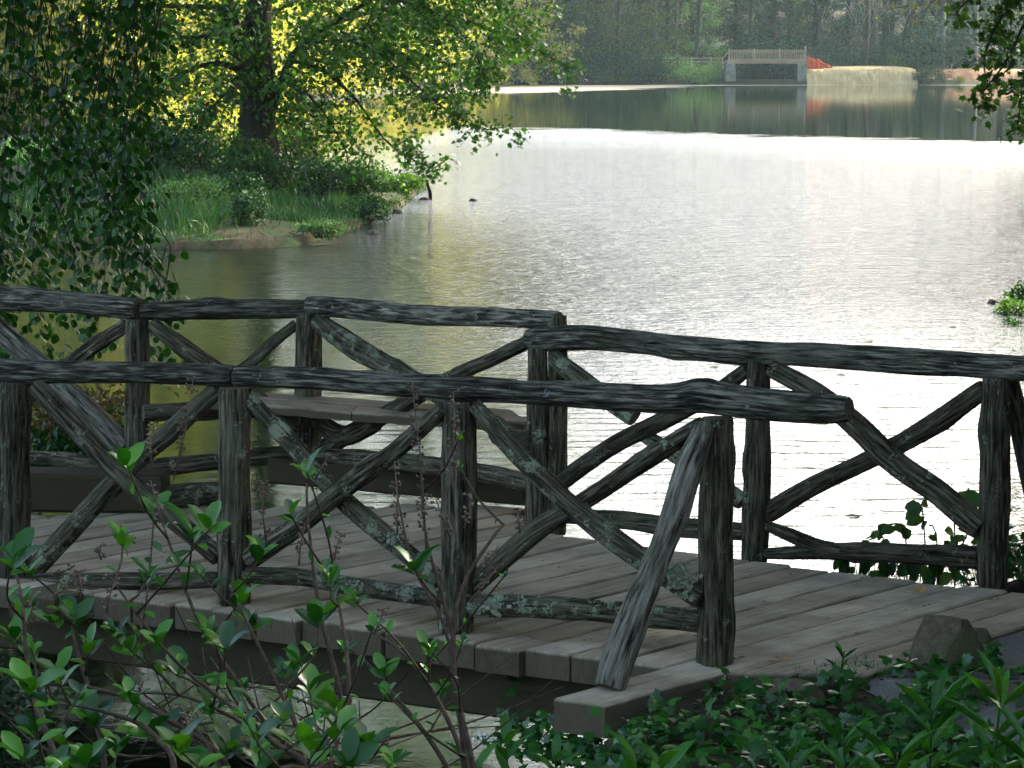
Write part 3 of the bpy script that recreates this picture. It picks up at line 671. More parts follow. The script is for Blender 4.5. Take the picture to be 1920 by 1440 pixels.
# ivy ground cover
IVY = [G(x, y, .86) for x, y in [(1040, 1500), (1210, 1345), (1290, 1305), (1345, 1290), (1400, 1310), (1560, 1290), (1660, 1262), (1730, 1245), (1830, 1240), (1960, 1285), (2000, 1520)]]
IVYp = [(p.x, p.y) for p in IVY]
def scatter(poly, n):
    A = np.array(poly); lo_, hi_ = A.min(0), A.max(0); out = []
    while len(out) < n:
        p = lo_+(hi_-lo_)*rng.random((n, 2)); d = sdist(p[:, 0], p[:, 1], poly); out += [q for q, k_ in zip(p, d) if k_ > 0]
    return np.array(out[:n])
def ivy_patch(pts, sz, hi, V, Ts, Rs, up=(0, 0, 1)):
    n = len(pts); P = np.array(pts); P[:, 2] += rng.random(n)**1.5*hi+.005
    D = rdir(n, 0, .45)+np.array([0, -.35, -.1]); Nn = rng.normal(size=(n, 3))*.45+np.array([0, -.45, 1.0])
    return P, D, Nn, sz*rng.uniform(.6, 1.25, n)
pt = scatter(IVYp, 2600); cl = np.array([mn.noise(Vector((x*2.2, y*2.2, 4))) for x, y in pt]); pt = pt[cl > -.22]
RK = [(G(1768, 1235, .92), .17), (G(1490, 1325, .8), .20), (G(1880, 1320, .82), .22), (G(1836, 1205, .9), .10), (G(1600, 1262, .86), .12)]
pt = np.array([q for q in pt if all(math.hypot(q[0]-c_.x, q[1]-c_.y) > r_*rng.uniform(.7, 1.1) for c_, r_ in RK)])
P = np.array([(x, y, hn1(x, y)) for x, y in pt]); hh = .05+.10*np.clip([mn.noise(Vector((x*3, y*3, 1)))+.4 for x, y in pt], 0, 1)
P, D, Nn, sz = ivy_patch(P, .062, .13, None, None, None)
iv = leaves('ivy', P, D, Nn, sz, sz*.95, T_IV, M['ivy'], None); tag(iv, 'dark green ivy carpet covering the ground right of the bridge end', 'ivy', kind='stuff')
# ivy climbing the abutment, under the outrigger, and round the end post
P = []
for x, y, Yd, n, sx_, sy_ in ((960, 1310, 12.7, 110, 60, 40), (1000, 1380, 12.0, 120, 70, 40), (1080, 1420, 11.4, 160, 90, 30), (1230, 1380, 10.9, 150, 80, 40)):
    for _ in range(n):
        p = at(x+rng.normal()*sx_*.5, y+rng.normal()*sy_*.5, Yd+rng.normal()*.2); P.append((p.x, p.y, p.z))
P, D, Nn, sz = ivy_patch(P, .055, .05, None, None, None)
iv = leaves('ivy', P, D, Nn, sz, sz*.95, T_IV, M['ivy'], None); tag(iv, 'ivy trailing down the shaded bank under the deck corner', 'ivy', kind='stuff')
P = []
for _ in range(420):
    p = at(1872+rng.normal()*45, 1075+rng.normal()*40, 13.75+rng.random()*.8)
    if p.z < .86: p.z = .9
    if p.x < 2.3: continue
    P.append((p.x, p.y, p.z))
P, D, Nn, sz = ivy_patch(P, .055, .05, None, None, None)
iv = leaves('ivy', P, D, Nn, sz, sz*.95, T_IV, M['ivy'], None); tag(iv, 'ivy heaped around the foot of the end post on the water side', 'ivy', kind='stuff')
# leaf litter on the slope
pt = scatter([(p[0], p[1]) for p in IVYp], 500)
P = np.array([(x, y, hn1(x, y)+.004+rng.random()*.01) for x, y in pt]); n = len(P)
o = leaves('leaf_litter', P, rdir(n, 0, .15), rdir(n, 2.5), .045*rng.uniform(.5, 1.3, n), .028, T_OV, M['litter'], None); tag(o, 'brown dead leaves lying between the ivy', 'leaf litter', kind='stuff')
# grass tuft at deck end
pt = scatter([(p.x, p.y) for p in [G(x, y, .88) for x, y in [(1470, 1275), (1500, 1255), (1640, 1238), (1650, 1262), (1520, 1290)]]], 420)
P = np.array([(x, y, .86) for x, y in pt]); n = len(P)
o = leaves('grass_tuft', P, rdir(n, 1.6), rdir(n), .07*rng.uniform(.4, 1.2, n), .004, T_BL, M['grass'], None); tag(o, 'short grass tuft along the edge of the last plank', 'grass', kind='stuff')

def strap_plant(x, y, Y, h, n, Lf, Wf, lab, grp, cat='plant', upn=.9, whorl=False):
    base = at(x, y, Y); gz = hn1(base.x, base.y); base.z = min(base.z, max(gz, .2)) if False else gz
    top = at(x, y, Y)
    o = empty('leafy_plant', base, lab, cat, grp); hgt_ = max(top.z-base.z, .05)+h
    Vv, Ff = [], []; lean = rng.normal(size=2)*.06
    stem = catmull([(base.x, base.y, base.z-.02, .006), (base.x+lean[0]*.5, base.y+lean[1]*.5, base.z+hgt_*.5, .005), (base.x+lean[0], base.y+lean[1], base.z+hgt_, .003)], .04)
    tube(stem, 6, Vv, Ff); mk('stem', Vv, Ff, M['lily'], o)
    P, D, Nn = [], [], []
    for i in range(n):
        f = .15+.85*((i+.5)/n)**.8; q = stem[int(f*(len(stem)-1))]; th = i*2.4+rng.normal()*.2
        d = np.array([math.cos(th), math.sin(th), upn*(.35+f*1.1)+rng.normal()*.1]); P.append(q[:3]); D.append(d); Nn.append([-d[0]*d[2], -d[1]*d[2], .8])
    sz = Lf*rng.uniform(.7, 1.15, n)
    leaves('leaf_whorl', P, D, Nn, sz, Wf*sz/Lf, T_LN, M['lily'], o)
    return o
g_ = 'strap leaved plants along the bottom of the view'
for x, y, Y, h, n, lf, wf, lab in (
    (1855, 1345, 9.2, .10, 16, .26, .036, 'tall strap leaved plant at the right edge in front of the flat stone'),
    (1745, 1370, 9.4, .10, 14, .24, .034, 'strap leaved plant with upright blades, second from the right edge'),
    (1600, 1430, 9.3, .09, 14, .20, .032, 'yellow green strap leaved plant in the ivy left of the taller pair'),
    (1900, 1430, 8.6, .08, 16, .24, .04, 'drooping strap leaved plant in the bottom right corner'),
    (1680, 1440, 8.8, .05, 14, .24, .036, 'low arching strap leaved plant between the yellow green one and the corner'),
    (1480, 1450, 9.0, .05, 12, .18, .032, 'small strap leaved plant at the bottom edge under the rounded rock')):
    strap_plant(x, y, Y, h, n, lf, wf, lab, g_)
g_ = 'broad leaved herbs below the outrigger beam'
for x, y, Y, h, n, lf, wf, lab in (
    (955, 1410, 9.6, .05, 12, .13, .04, 'herb with pointed leaves nearest the bright water under the bridge'),
    (1062, 1425, 9.4, .04, 12, .14, .04, 'spreading herb with pointed leaves directly left of the outrigger beam end'),
    (1240, 1425, 9.0, .05, 11, .16, .07, 'broad leaved herb under the outrigger beam'),
    (1150, 1440, 9.2, .03, 10, .14, .045, 'low herb between the two larger herbs below the beam'),
    (880, 1450, 9.0, .03, 10, .14, .045, 'herb rising from the bottom edge beside the thin shrub stem')):
    strap_plant(x, y, Y, h, n, lf, wf, lab, g_)
strap_plant(1572, 1228, 11.6, .02, 8, .12, .022, 'single weed sprouting from the grass at the deck edge', 'x')
bpy.data.objects['leafy_plant.011']['group'] = 'weeds at the deck edge'
# white flowers
P = [at(905+rng.normal()*14, 1388+rng.normal()*7, 9.7) for _ in range(16)]
fo = empty('white_flower', P[0], 'tiny white flowers in the dark gap beneath the deck corner', 'flower')
leaves('petal', [tuple(p) for p in P]*2, rdir(32), rdir(32), .014, .012, T_RH, M['white'], fo)

# ------------------------------------------------------------------ summersweet shrubs in the foreground
def shrub_front(lab, stems, tips, spikes, Y0, seed):
    base = at(stems[0][0][0], stems[0][0][1], Y0); base.z = hn1(base.x, base.y)
    o = empty('summersweet_shrub', base, lab, 'shrub', 'leafy shrubs in front of the bridge')
    V, F = [], []; nodes = []
    for st in stems:
        yy = Y0+rng.normal()*.25; pts = []
        for i, (x, y) in enumerate(st):
            f = i/(len(st)-1); p = at(x, y, yy+(f-.3)*.3); pts.append((p.x, p.y, p.z,   .0055*(1-f)+.0022))
        b0 = pts[0]; pts.insert(0, (b0[0]*.7+base.x*.3, b0[1]*.7+base.y*.3, max(base.z, b0[2]-.9), .008))
        c_ = catmull(pts, .03); tube(c_, 6, V, F, .15); nodes += [q for q in c_ if q[2] > b0[2]-.1]
    NA = np.array(nodes); P, D, Nn, S = [], [], [], []
    for x, y, sz in tips:
        yy = Y0+rng.normal()*.35; tp = at(x, y, yy); tp = np.array(tp)
        below = NA[:, 2] < tp[2]+.02; cand = NA[below] if below.any() else NA
        hd_ = np.hypot(cand[:, 0]-tp[0], cand[:, 1]-tp[1]); q = cand[np.argmin(np.linalg.norm(cand[:, :3]-tp, axis=1)+2.2*np.maximum(0, .9*hd_-(tp[2]-cand[:, 2])))]
        mid = (q[:3]+tp)/2+rng.normal(size=3)*.012-np.array([0, 0, .01])
        tw = catmull([(*q[:3], .0032), (*mid, .0026), (*tp, .002)], .03); tube(tw, 5, V, F)
        ax = unit(tw[-1][:3]-tw[-2][:3])+np.array([0, 0, .5]); k_ = rng.integers(4, 7); th0 = rng.random()*6
        for i in range(k_):
            th = th0+i*2.4; r = np.array([math.cos(th), math.sin(th)*.9, rng.uniform(.1, .9)]); d = unit(r+ax*.35)
            P.append(tp-ax*.012*i*.4); D.append(d); Nn.append(np.array([0, -.25, 1])-d*.4+rng.normal(size=3)*.25); S.append(sz/1000*rng.uniform(.55, 1.1))
        for q2 in tw[1:-1:2]:
            d = rdir(1, .3)[0]; P.append(q2[:3]); D.append(d); Nn.append(np.array([0, -.3, 1])); S.append(sz/1000*rng.uniform(.4, .7))
    mk('stem', V, F, M['twig'], o)
    S = np.array(S); leaves('foliage', P, D, Nn, S, S*.52, T_OV, M['fore'], o)
    for (x0, y0, x1, y1) in spikes:
        a = np.array(at(x0, y0, Y0)); b_ = np.array(at(x1, y1, Y0)); V, F = [], []
        tube([(*a, .0026), (*((a+b_)/2+rng.normal(size=3)*.004), .002), (*b_, .001)], 5, V, F)
        n = max(14, int(np.linalg.norm(b_-a)/.0048)); f = rng.random(n)
        for q in f:
            if q < .12: continue
            c_ = a+(b_-a)*q; th = rng.random()*6.28; r = .008+.006*rng.random(); e_ = c_+np.array([math.cos(th)*r, math.sin(th)*r, .003])
            tube([(*c_, .0008), (*e_, .0011)], 4, V, F); k0 = .0032*rng.uniform(.8, 1.3)
            tube([(*(e_-[0, 0, k0]), .0006), (*(e_-[0, 0, k0*.4]), k0), (*(e_+[0, 0, k0*.6]), k0*.9), (*(e_+[0, 0, k0*1.1]), .0006)], 5, V, F)
        mk('seed_spike', V, F, M['seed'], o, rnd=np.repeat(rng.random(), len(V)))
    return o
shrub_front('slender shrub with tall dry seed spikes rising in front of the middle post',
    [[(900, 1520), (858, 1330), (835, 1180), (775, 1060), (745, 930)], [(895, 1520), (856, 1300), (846, 1180), (800, 1010), (788, 860)], [(880, 1520), (850, 1230), (868, 1100), (930, 1000), (945, 985)], [(870, 1520), (720, 1280), (620, 1190)], [(880, 1500), (830, 1330), (760, 1230), (690, 1180)]],
    [(775, 1062, 80), (800, 1215, 58), (720, 1255, 55), (812, 1222, 50), (660, 1125, 52), (950, 1075, 26), (862, 815, 24), (860, 870, 24), (868, 1200, 30), (725, 1300, 52), (830, 1290, 40)],
    [(745, 1000, 740, 868), (800, 1040, 772, 715), (852, 900, 850, 735), (765, 1060, 752, 960), (845, 1010, 815, 930), (870, 990, 882, 925), (975, 1000, 972, 950), (905, 1070, 930, 1030), (880, 1130, 935, 1060)], 6.2, 1)
shrub_front('leafy shrub with dry spikes in front of the second post from the left',
    [[(620, 1520), (560, 1370), (470, 1180), (430, 1100)], [(600, 1520), (480, 1330), (380, 1180), (325, 1040), (292, 940)], [(610, 1520), (640, 1330), (600, 1150), (578, 980), (575, 890)], [(600, 1520), (500, 1380), (330, 1240), (205, 1080)], [(640, 1520), (655, 1300), (640, 1160), (625, 1090)], [(600, 1510), (520, 1400), (360, 1310), (240, 1300)]],
    [(238, 872, 72), (290, 950, 75), (575, 885, 60), (545, 965, 70), (362, 1005, 105), (395, 990, 80), (490, 1040, 88), (620, 1085, 62), (375, 1075, 55), (280, 1075, 52), (230, 1005, 50), (420, 1215, 75), (392, 1190, 75), (470, 1165, 60), (600, 1155, 85), (530, 1255, 60), (240, 1215, 64), (290, 1200, 62), (215, 1180, 60), (330, 1265, 95), (395, 1285, 80), (580, 1290, 85), (610, 1330, 95), (560, 1240, 60), (640, 1340, 80), (455, 1120, 60), (650, 1215, 56), (700, 1175, 50), (445, 1290, 60)],
    [(300, 980, 282, 900), (325, 900, 362, 712), (215, 985, 255, 1020), (285, 880, 282, 800), (500, 1020, 495, 905), (575, 905, 580, 850), (590, 900, 618, 848), (560, 1060, 572, 980), (380, 990, 376, 960), (140, 1060, 105, 1080), (190, 1050, 188, 1020), (625, 1060, 640, 1000), (700, 1190, 720, 1140)], 5.9, 2)
shrub_front('low dense shrub filling the bottom left corner below the bridge',
    [[(120, 1520), (60, 1300), (40, 1120), (25, 1060)], [(200, 1520), (180, 1350), (140, 1200), (130, 1140)], [(450, 1520), (300, 1340), (150, 1285), (50, 1270)], [(330, 1520), (290, 1380), (180, 1330), (100, 1320)]],
    [(25, 1045, 78), (50, 1070, 70), (35, 1130, 60), (140, 1155, 70), (90, 1165, 60), (20, 1190, 66), (60, 1215, 62), (170, 1210, 66), (110, 1260, 62), (150, 1300, 55), (170, 1345, 90), (110, 1385, 70), (60, 1355, 60), (220, 1395, 75), (165, 1420, 80), (40, 1420, 70), (100, 1440, 60), (240, 1300, 60), (55, 1290, 90)],
    [(60, 1180, 55, 1120), (150, 1120, 148, 1070), (200, 1150, 215, 1090), (100, 1120, 150, 1070)], 5.6, 3)
shrub_front('low shrub with the broadest leaves at the bottom below the middle of the bridge',
    [[(420, 1520), (400, 1420), (350, 1350), (300, 1340)], [(480, 1520), (520, 1420), (560, 1360)], [(500, 1520), (600, 1440), (680, 1380)]],
    [(280, 1375, 100), (330, 1400, 95), (430, 1400, 75), (480, 1380, 70), (560, 1390, 110), (600, 1415, 100), (500, 1430, 75), (690, 1400, 95), (655, 1430, 80), (380, 1440, 80), (740, 1430, 70), (395, 1330, 60), (640, 1370, 80), (455, 1340, 50), (530, 1345, 60)],
    [(360, 1390, 345, 1330), (700, 1420, 735, 1370)], 5.4, 4)
# bare twig tangle over the water
tw = empty('twig_tangle', at(480, 1440, 7.0), 'tangle of thin bare twigs over the shaded water', 'twigs'); V, F = [], []
for i in range(46):
    x0, y0 = rng.uniform(180, 700), rng.uniform(1330, 1480); dx, dy = rng.normal()*170, -abs(rng.normal())*110-20
    p0, p1_, p2_ = at(x0, y0, 6.9+rng.normal()*.3), at(x0+dx*.5, y0+dy*.3+rng.normal()*20, 6.9), at(x0+dx, y0+dy, 6.9+rng.normal()*.3)
    tube(catmull([(*p0, .0035), (*p1_, .0028), (*p2_, .0014)], .06), 5, V, F)
mk('twig', V, F, M['twig'], tw)

# dark evergreen at bottom left edge
def blob_shrub(name, c_, rad, n, lf, mat, lab, grp=None, cat='shrub', tpl=T_RH, stems=6, par=None, sq=.75, aspect=.6):
    c_ = Vector(c_); o = empty(name, (c_.x, c_.y, c_.z-rad[2]), lab, cat, grp) if par is None else par
    V, F = [], []
    cl = []
    for i in range(max(7, int(n/70))):
        d = rdir(1)[0]; r = rng.random()**.45; cl.append(np.array(c_)+d*r*np.array(rad)*.88)
    for q in cl[:stems]:
        b_ = np.array([c_.x+rng.normal()*rad[0]*.12, c_.y+rng.normal()*rad[1]*.12, c_.z-rad[2]]); m_ = (b_+q)/2+rng.normal(size=3)*rad[0]*.1
        tube(catmull([(*b_, rad[0]*.03+.004), (*m_, rad[0]*.02+.003), (*q, rad[0]*.008+.001)], max(.1, rad[2]*.2)), 5, V, F)
    if V: mk('stem', V, F, M['bark'], o)
    per = n//len(cl); P = np.concatenate([q+rng.normal(size=(per, 3))*np.array(rad)*.17 for q in cl])
    nn_ = len(P); out = P-np.array(c_); D = unit(unit(out)*.5+rdir(nn_)); Nn = unit(out)*.4+rdir(nn_, .5)
    S = lf*rng.uniform(.6, 1.3, nn_); leaves('foliage', P, D, Nn, S, S*aspect, tpl, mat, o)
    return o
blob_shrub('evergreen_shrub', at(-20, 1420, 7.2), (.22, .25, .30), 3200, .022, M['dark_ever'], 'dark small leaved evergreen at the bottom left corner', None)
blob_shrub('azalea_shrub', at(150, 790, 19.6), (.55, .5, .36), 2300, .045, M['azalea'], 'reddish leaved azalea seen through the railing below the weeping tree')
blob_shrub('understory_shrub', at(110, 850, 19.0), (.9, .5, .36), 2300, .06, M['shrub'], 'dark green shrub at the waterline behind the left railing')

# vine plants behind the back rail, right
vo = empty('waterside_vine', G(1740, 1085, .6), 'broad leaved vine sprawling over the bottom rail by the end post', 'vine'); V, F = [], []; P = []; D = []; Nn = []; S = []
for st in ([(1640, 1110), (1660, 1040), (1650, 1000), (1625, 1010)], [(1700, 1110), (1700, 1030), (1690, 985), (1660, 985)], [(1740, 1110), (1735, 1030), (1730, 960), (1725, 950)], [(1790, 1110), (1790, 1000), (1785, 930), (1760, 910)], [(1820, 1110), (1800, 1040), (1830, 960), (1815, 915)], [(1590, 1100), (1600, 1080), (1585, 1060)], [(1760, 1110), (1755, 1000), (1742, 985)], [(1650, 1100), (1680, 1060), (1700, 1040)]):
    pts = [(*at(x, y, 14.35+rng.normal()*.05), .0045) for x, y in st]; c_ = catmull(pts, .03); tube(c_, 5, V, F)
    for q in c_[3:]:
        if rng.random() < .62:
            th = rng.random()*6.28; P.append(q[:3]+rng.normal(size=3)*.02); D.append([math.cos(th), math.sin(th)*.5, -.45+rng.normal()*.3]); Nn.append([0, -.8, .7]); S.append(rng.uniform(.055, .12))
S = np.array(S); mk('stem', V, F, M['twig'], vo); leaves('foliage', P, D, np.array(Nn)+rng.normal(size=(len(P), 3))*.4, S, S*.75, T_OV, M['green'], vo)
P = []; 
for i in range(7):
    x = 1560+i*33+rng.normal()*8; P.append(tuple(at(x, 1045, 14.3)))
vo2 = empty('waterside_vine', P[0], 'row of dark drooping leaves hanging under the bottom rail', 'vine')
P2 = np.repeat(np.array(P), 3, 0)+rng.normal(size=(21, 3))*.02
leaves('foliage', P2, rdir(21)*.35+np.array([0, 0, -1]), rdir(21)*.4+np.array([0, -1, .2]), rng.uniform(.09, .13, 21), .045, T_OV, M['shrub'], vo2)
# reeds/grass behind
P = np.array([tuple(at(1600+rng.random()*240, 1098, 14.4+rng.random()*.3)) for _ in range(160)])
o = leaves('grass_tuft', P, rdir(160, 2.5), rdir(160), rng.uniform(.08, .26, 160), .005, T_BL, M['grass'], None); tag(o, 'thin water grass behind the bottom rail by the end post', 'grass', kind='stuff')

# ================================================================== TREES
def spray_leaves(path, n, spread, L_, droop=.5):
    c_ = catmull(path, .25); k_ = len(c_); idx = (rng.random(n)**.8*(k_-1)).astype(int)
    base = np.array([c_[i][:3] for i in idx]); f = idx/(k_-1)
    P = base+rng.normal(size=(n, 3))*spread*(1.15-.6*f)[:, None]*np.array([1, 1, .8])
    P[:, 2] -= np.abs(rng.normal(size=n))*spread*.4
    D = rdir(n, -droop, .6); Nn = rdir(n, 1.0)
    return P, D, Nn, L_*rng.uniform(.6, 1.3, n)

# --- maple on the peninsula
YT = 60.0
tb = at(487, 326, YT); tb.z = hp1(tb.x, tb.y)-.1
mp_ = empty('maple_tree', tb, 'big dark trunked maple leaning its leafy boughs over the lake from the point', 'tree')
def pt3(x, y, Y, wpx): p = at(x, y, Y); return (p.x, p.y, p.z, wpx/2*Y/FPX)
V, F = [], []
trunk = [(tb.x, tb.y, tb.z, .75), pt3(487, 305, YT, 92), pt3(485, 250, YT, 68), pt3(482, 170, YT, 62), pt3(478, 110, YT, 66), pt3(484, 40, YT, 52), pt3(488, -60, YT, 50), pt3(480, -300, YT, 40), pt3(500, -700, YT, 20)]
tube(catmull(trunk, .3), 20, V, F, .25, 3); mk('trunk', V, F, M['bark'], mp_)
limbs = [
 [pt3(500, 235, YT, 22), pt3(516, 190, YT, 16), pt3(535, 130, YT-.5, 13), pt3(560, 88, YT-1, 11), pt3(620, 45, YT-1.5, 9), pt3(700, -5, YT-2, 8), pt3(800, -90, YT-2, 9)],
 [pt3(465, 120, YT, 34), pt3(445, 80, YT, 30), pt3(430, 20, YT, 26), pt3(410, -80, YT, 22), pt3(360, -260, YT, 14)],
 [pt3(458, 140, YT, 16), pt3(430, 122, YT-.5, 12), pt3(390, 120, YT-1, 10), pt3(340, 138, YT-1.5, 8), pt3(290, 170, YT-2, 5), pt3(262, 195, YT-2, 3)],
 [pt3(430, 15, YT, 12), pt3(350, 12, YT-1, 9), pt3(240, 12, YT-2, 6), pt3(180, 25, YT-2, 3)],
 [pt3(560, 88, YT-1, 7), pt3(640, 75, YT-2, 5), pt3(710, 100, YT-2.5, 4), pt3(780, 160, YT-3, 5), pt3(850, 215, YT-3.5, 4), pt3(915, 243, YT-4, 2)],
 [pt3(545, 110, YT, 8), pt3(610, 135, YT+1, 7), pt3(670, 190, YT+1, 6), pt3(720, 260, YT+1, 4), pt3(770, 298, YT+.5, 3), pt3(815, 315, YT, 2)],
 [pt3(620, 45, YT-1, 10), pt3(730, 15, YT, 9), pt3(830, 25, YT+.5, 8), pt3(930, 60, YT+.5, 6), pt3(1010, 95, YT+.5, 4), pt3(1065, 128, YT+.5, 2)],
 [pt3(530, 150, YT, 6), pt3(580, 180, YT-1, 5), pt3(620, 230, YT-1, 4), pt3(650, 285, YT-1.5, 2)],
 [pt3(700, -5, YT-2, 6), pt3(800, 15, YT-3, 4), pt3(870, 70, YT-4, 3), pt3(905, 130, YT-4, 4), pt3(910, 185, YT-4, 2)],
 [pt3(640, 60, YT, 6), pt3(700, 80, YT+2, 6), pt3(770, 110, YT+3, 5), pt3(850, 120, YT+3, 3), pt3(900, 150, YT+3, 2)],
 [pt3(470, 60, YT, 10), pt3(520, 20, YT+2, 8), pt3(600, -20, YT+3, 8), pt3(760, -60, YT+4, 6)],
 [pt3(510, 200, YT, 5), pt3(545, 215, YT+1, 4), pt3(580, 255, YT+1, 3), pt3(600, 300, YT+1, 2)],
 [pt3(478, -60, YT, 26), pt3(600, -180, YT-2, 20), pt3(780, -260, YT-4, 12), pt3(950, -280, YT-5, 6)],
 [pt3(478, -120, YT, 24), pt3(380, -220, YT-3, 16), pt3(220, -300, YT-4, 8)],
 [pt3(470, 40, YT, 9), pt3(420, 60, YT-2, 8), pt3(350, 70, YT-3, 6), pt3(290, 60, YT-3, 4)],
 [pt3(462, 150, YT, 6), pt3(430, 170, YT-2, 5), pt3(390, 210, YT-2, 4), pt3(350, 255, YT-2, 2)]]
for i, l_ in enumerate(limbs):
    V, F = [], []; tube(catmull(l_, .3), 8, V, F, .15, i); mk('limb', V, F, M['bark'], mp_)
PP, DD, NN, SS = [], [], [], []
twV, twF = [], []
def addspray(path, n, spread, L_, droop=.5):
    P, D, Nn, S = spray_leaves(path, n, spread, L_, droop); PP.append(P); DD.append(D); NN.append(Nn); SS.append(S)
for i, l_ in enumerate(limbs):
    c_ = catmull(l_, .5); lo_px = i in (4, 5, 6, 7, 8, 9, 11)
    L0 = len(c_)
    for k_ in range(int(L0*(1.9 if lo_px else 1.0))):
        q = c_[min(L0-1, int((.22+.78*rng.random())*L0))][:3]; d = rdir(1, -.15, .5)[0]; ln = rng.uniform(.3, .95) if lo_px else rng.uniform(.6, 1.9)
        m_ = q+d*ln*.5+np.array([0, 0, .06]); e_ = q+d*ln+np.array([0, 0, -.35*ln])
        path = [(*q, .014), (*m_, .01), (*e_, .004)]; tube(catmull(path, .3), 4, twV, twF)
        addspray(path, int(rng.uniform(40, 75)*ln), .15, .12)
    addspray([tuple(p) for p in l_[-3:]], 60 if lo_px else 120, .16, .13)
# crown mass near the trunk and above the frame
for i in range(240):
    x = rng.normal()*150+440 if rng.random() < .62 else rng.uniform(540, 960); y = rng.uniform(-60, 240) if x < 640 else rng.uniform(-60, 60+(960-x)*.12)
    if abs(x-485) < 52 and y > 90: continue
    if y > 130 and x > 560: continue
    q = np.array(at(x, y, YT+rng.uniform(-3.5, 4))); d = rdir(1, -.1, .5)[0]; ln = rng.uniform(.6, 1.5)
    addspray([(*q, .01), (*(q+d*ln*.5), .01), (*(q+d*ln+np.array([0, 0, -.3])), .004)], 38, .18, .115)
ex_, ey_ = [540, 600, 650, 700, 760, 800, 850, 900, 950, 1050], [290, 300, 290, 298, 295, 235, 225, 195, 125, 108]
for i in range(190):
    x = 540+rng.random()**1.25*500; y = np.interp(x, ex_, ey_)*(.12+.85*rng.random())
    if mn.noise(Vector((x*.016, y*.022, 7))) < -.12: continue
    q = np.array(at(x, y, YT+rng.uniform(-4, 2.5))); d = rdir(1, -.25, .5)[0]; ln = rng.uniform(.3, .8)
    path = [(*(q-d*ln*.6+np.array([0, 0, .25])), .01), (*q, .008), (*(q+d*ln*.5+np.array([0, 0, -.12])), .003)]; tube(catmull(path, .3), 4, twV, twF); addspray(path, 34, .13, .115)
for i in range(650):
    th = rng.random()*6.28; r = rng.random()**.5*7.5; q = np.array([tb.x+math.cos(th)*r+1, tb.y+math.sin(th)*r, 6+rng.random()*9*(1-.4*r/7.5)])
    d = rdir(1)[0]; addspray([(*q, .01), (*(q+d*.7), .01), (*(q+d*1.4), .004)], 28, .32, .26)
mk('twigs', twV, twF, M['bark'], mp_)
leaves('crown', np.concatenate(PP), np.concatenate(DD), np.concatenate(NN), np.concatenate(SS), np.concatenate(SS)*.95, T_MP, M['maple'], mp_)

# --- weeping beech, left
wb = empty('weeping_beech', (-7.2, 22, .6), 'weeping tree with curtains of dark round leaves on the left', 'tree')
V, F = [], []; tube(catmull([(-7.2, 22, -.2, .5), (-7.3, 22, 2.5, .36), (-7.0, 21.8, 5, .3), (-6.4, 21.5, 8, .2)], .3), 14, V, F, .2, 5); mk('trunk', V, F, M['bark_grey'], wb)
V, F = [], []; P, D, Nn, S = [], [], [], []; BV, BF = [], []
def strand(x, Y, ytop, ybot, dens=1.0, lean=0):
    a = at(x-lean, ytop, Y); b_ = at(x, ybot, Y); ln = a.z-b_.z
    if ln < .2: return
    k_ = 5; pts = []
    ph = rng.random()*6
    for i in range(k_+1):
        f = i/k_; pts.append((a.x+(b_.x-a.x)*f+math.sin(f*5+ph)*.10+math.sin(f*11+ph*2)*.035, Y+math.sin(f*4+ph)*.10, a.z-ln*f, .004*(1-f)+.0012))
    c_ = catmull(pts, .045); tube(c_[::3], 4, V, F)
    for q in c_:
        for _ in range(2):
            if rng.random() < .42*dens:
                th = rng.random()*6.28; sd = rng.random()*.11; P.append(q[:3]+np.array([math.cos(th)*sd, math.sin(th)*sd, rng.normal()*.02]))
                D.append([math.cos(th)*.7, math.sin(th)*.7, -.75]); Nn.append([math.cos(th+.6), math.sin(th+.6)-.5, .6]); S.append(rng.uniform(.05, .09))
for i in range(74):
    x = rng.uniform(-190, 120); cl = mn.noise(Vector((x*.018, 3, 1)))
    strand(x, rng.uniform(18.4, 23.5), -80, rng.uniform(640, 800) if rng.random() < .8 else rng.uniform(250, 600), 1)
for i in range(25):
    x = rng.choice([150, 168, 212, 252, 262])+rng.normal()*9; strand(x, rng.uniform(18.4, 22), -60+rng.uniform(0, 120), rng.uniform(430, 690), .9)
for i in range(14):
    x = rng.choice([228, 250, 268])+rng.normal()*8; strand(x, rng.uniform(18.4, 21), -40, rng.uniform(300, 600), .95)
for i in range(9): strand(rng.uniform(285, 335), rng.uniform(18.4, 20), rng.uniform(400, 520), rng.uniform(600, 745), .75, lean=rng.uniform(10, 35))
for i in range(18): strand(rng.uniform(-150, 270), rng.uniform(18.6, 22), rng.uniform(300, 420), rng.uniform(560, 720), .9, lean=rng.uniform(0, 25))
for i in range(14):
    th = rng.uniform(-1.4, .9); r = rng.uniform(2.5, 5.5); ex = -7.0+math.cos(th)*r; ey = 21.8+math.sin(th)*r*.7
    tube(catmull([(-6.9, 21.8, 5+rng.random()*2, .10), (-6.9+(ex+6.9)*.5, 21.8+(ey-21.8)*.5, 7.6, .06), (ex, ey, 6.0, .03), (ex+.3, ey, 4.4, .012)], .2), 7, BV, BF)
for xx, yy_, Y in ((180, 330, 19), (245, 240, 19.5), (120, 420, 19)):
    tube(catmull([pt3(xx-140, yy_-200, Y, 5), pt3(xx-60, yy_-130, Y, 4), pt3(xx, yy_, Y, 3), pt3(xx+30, yy_+90, Y, 2)], .15), 5, BV, BF)
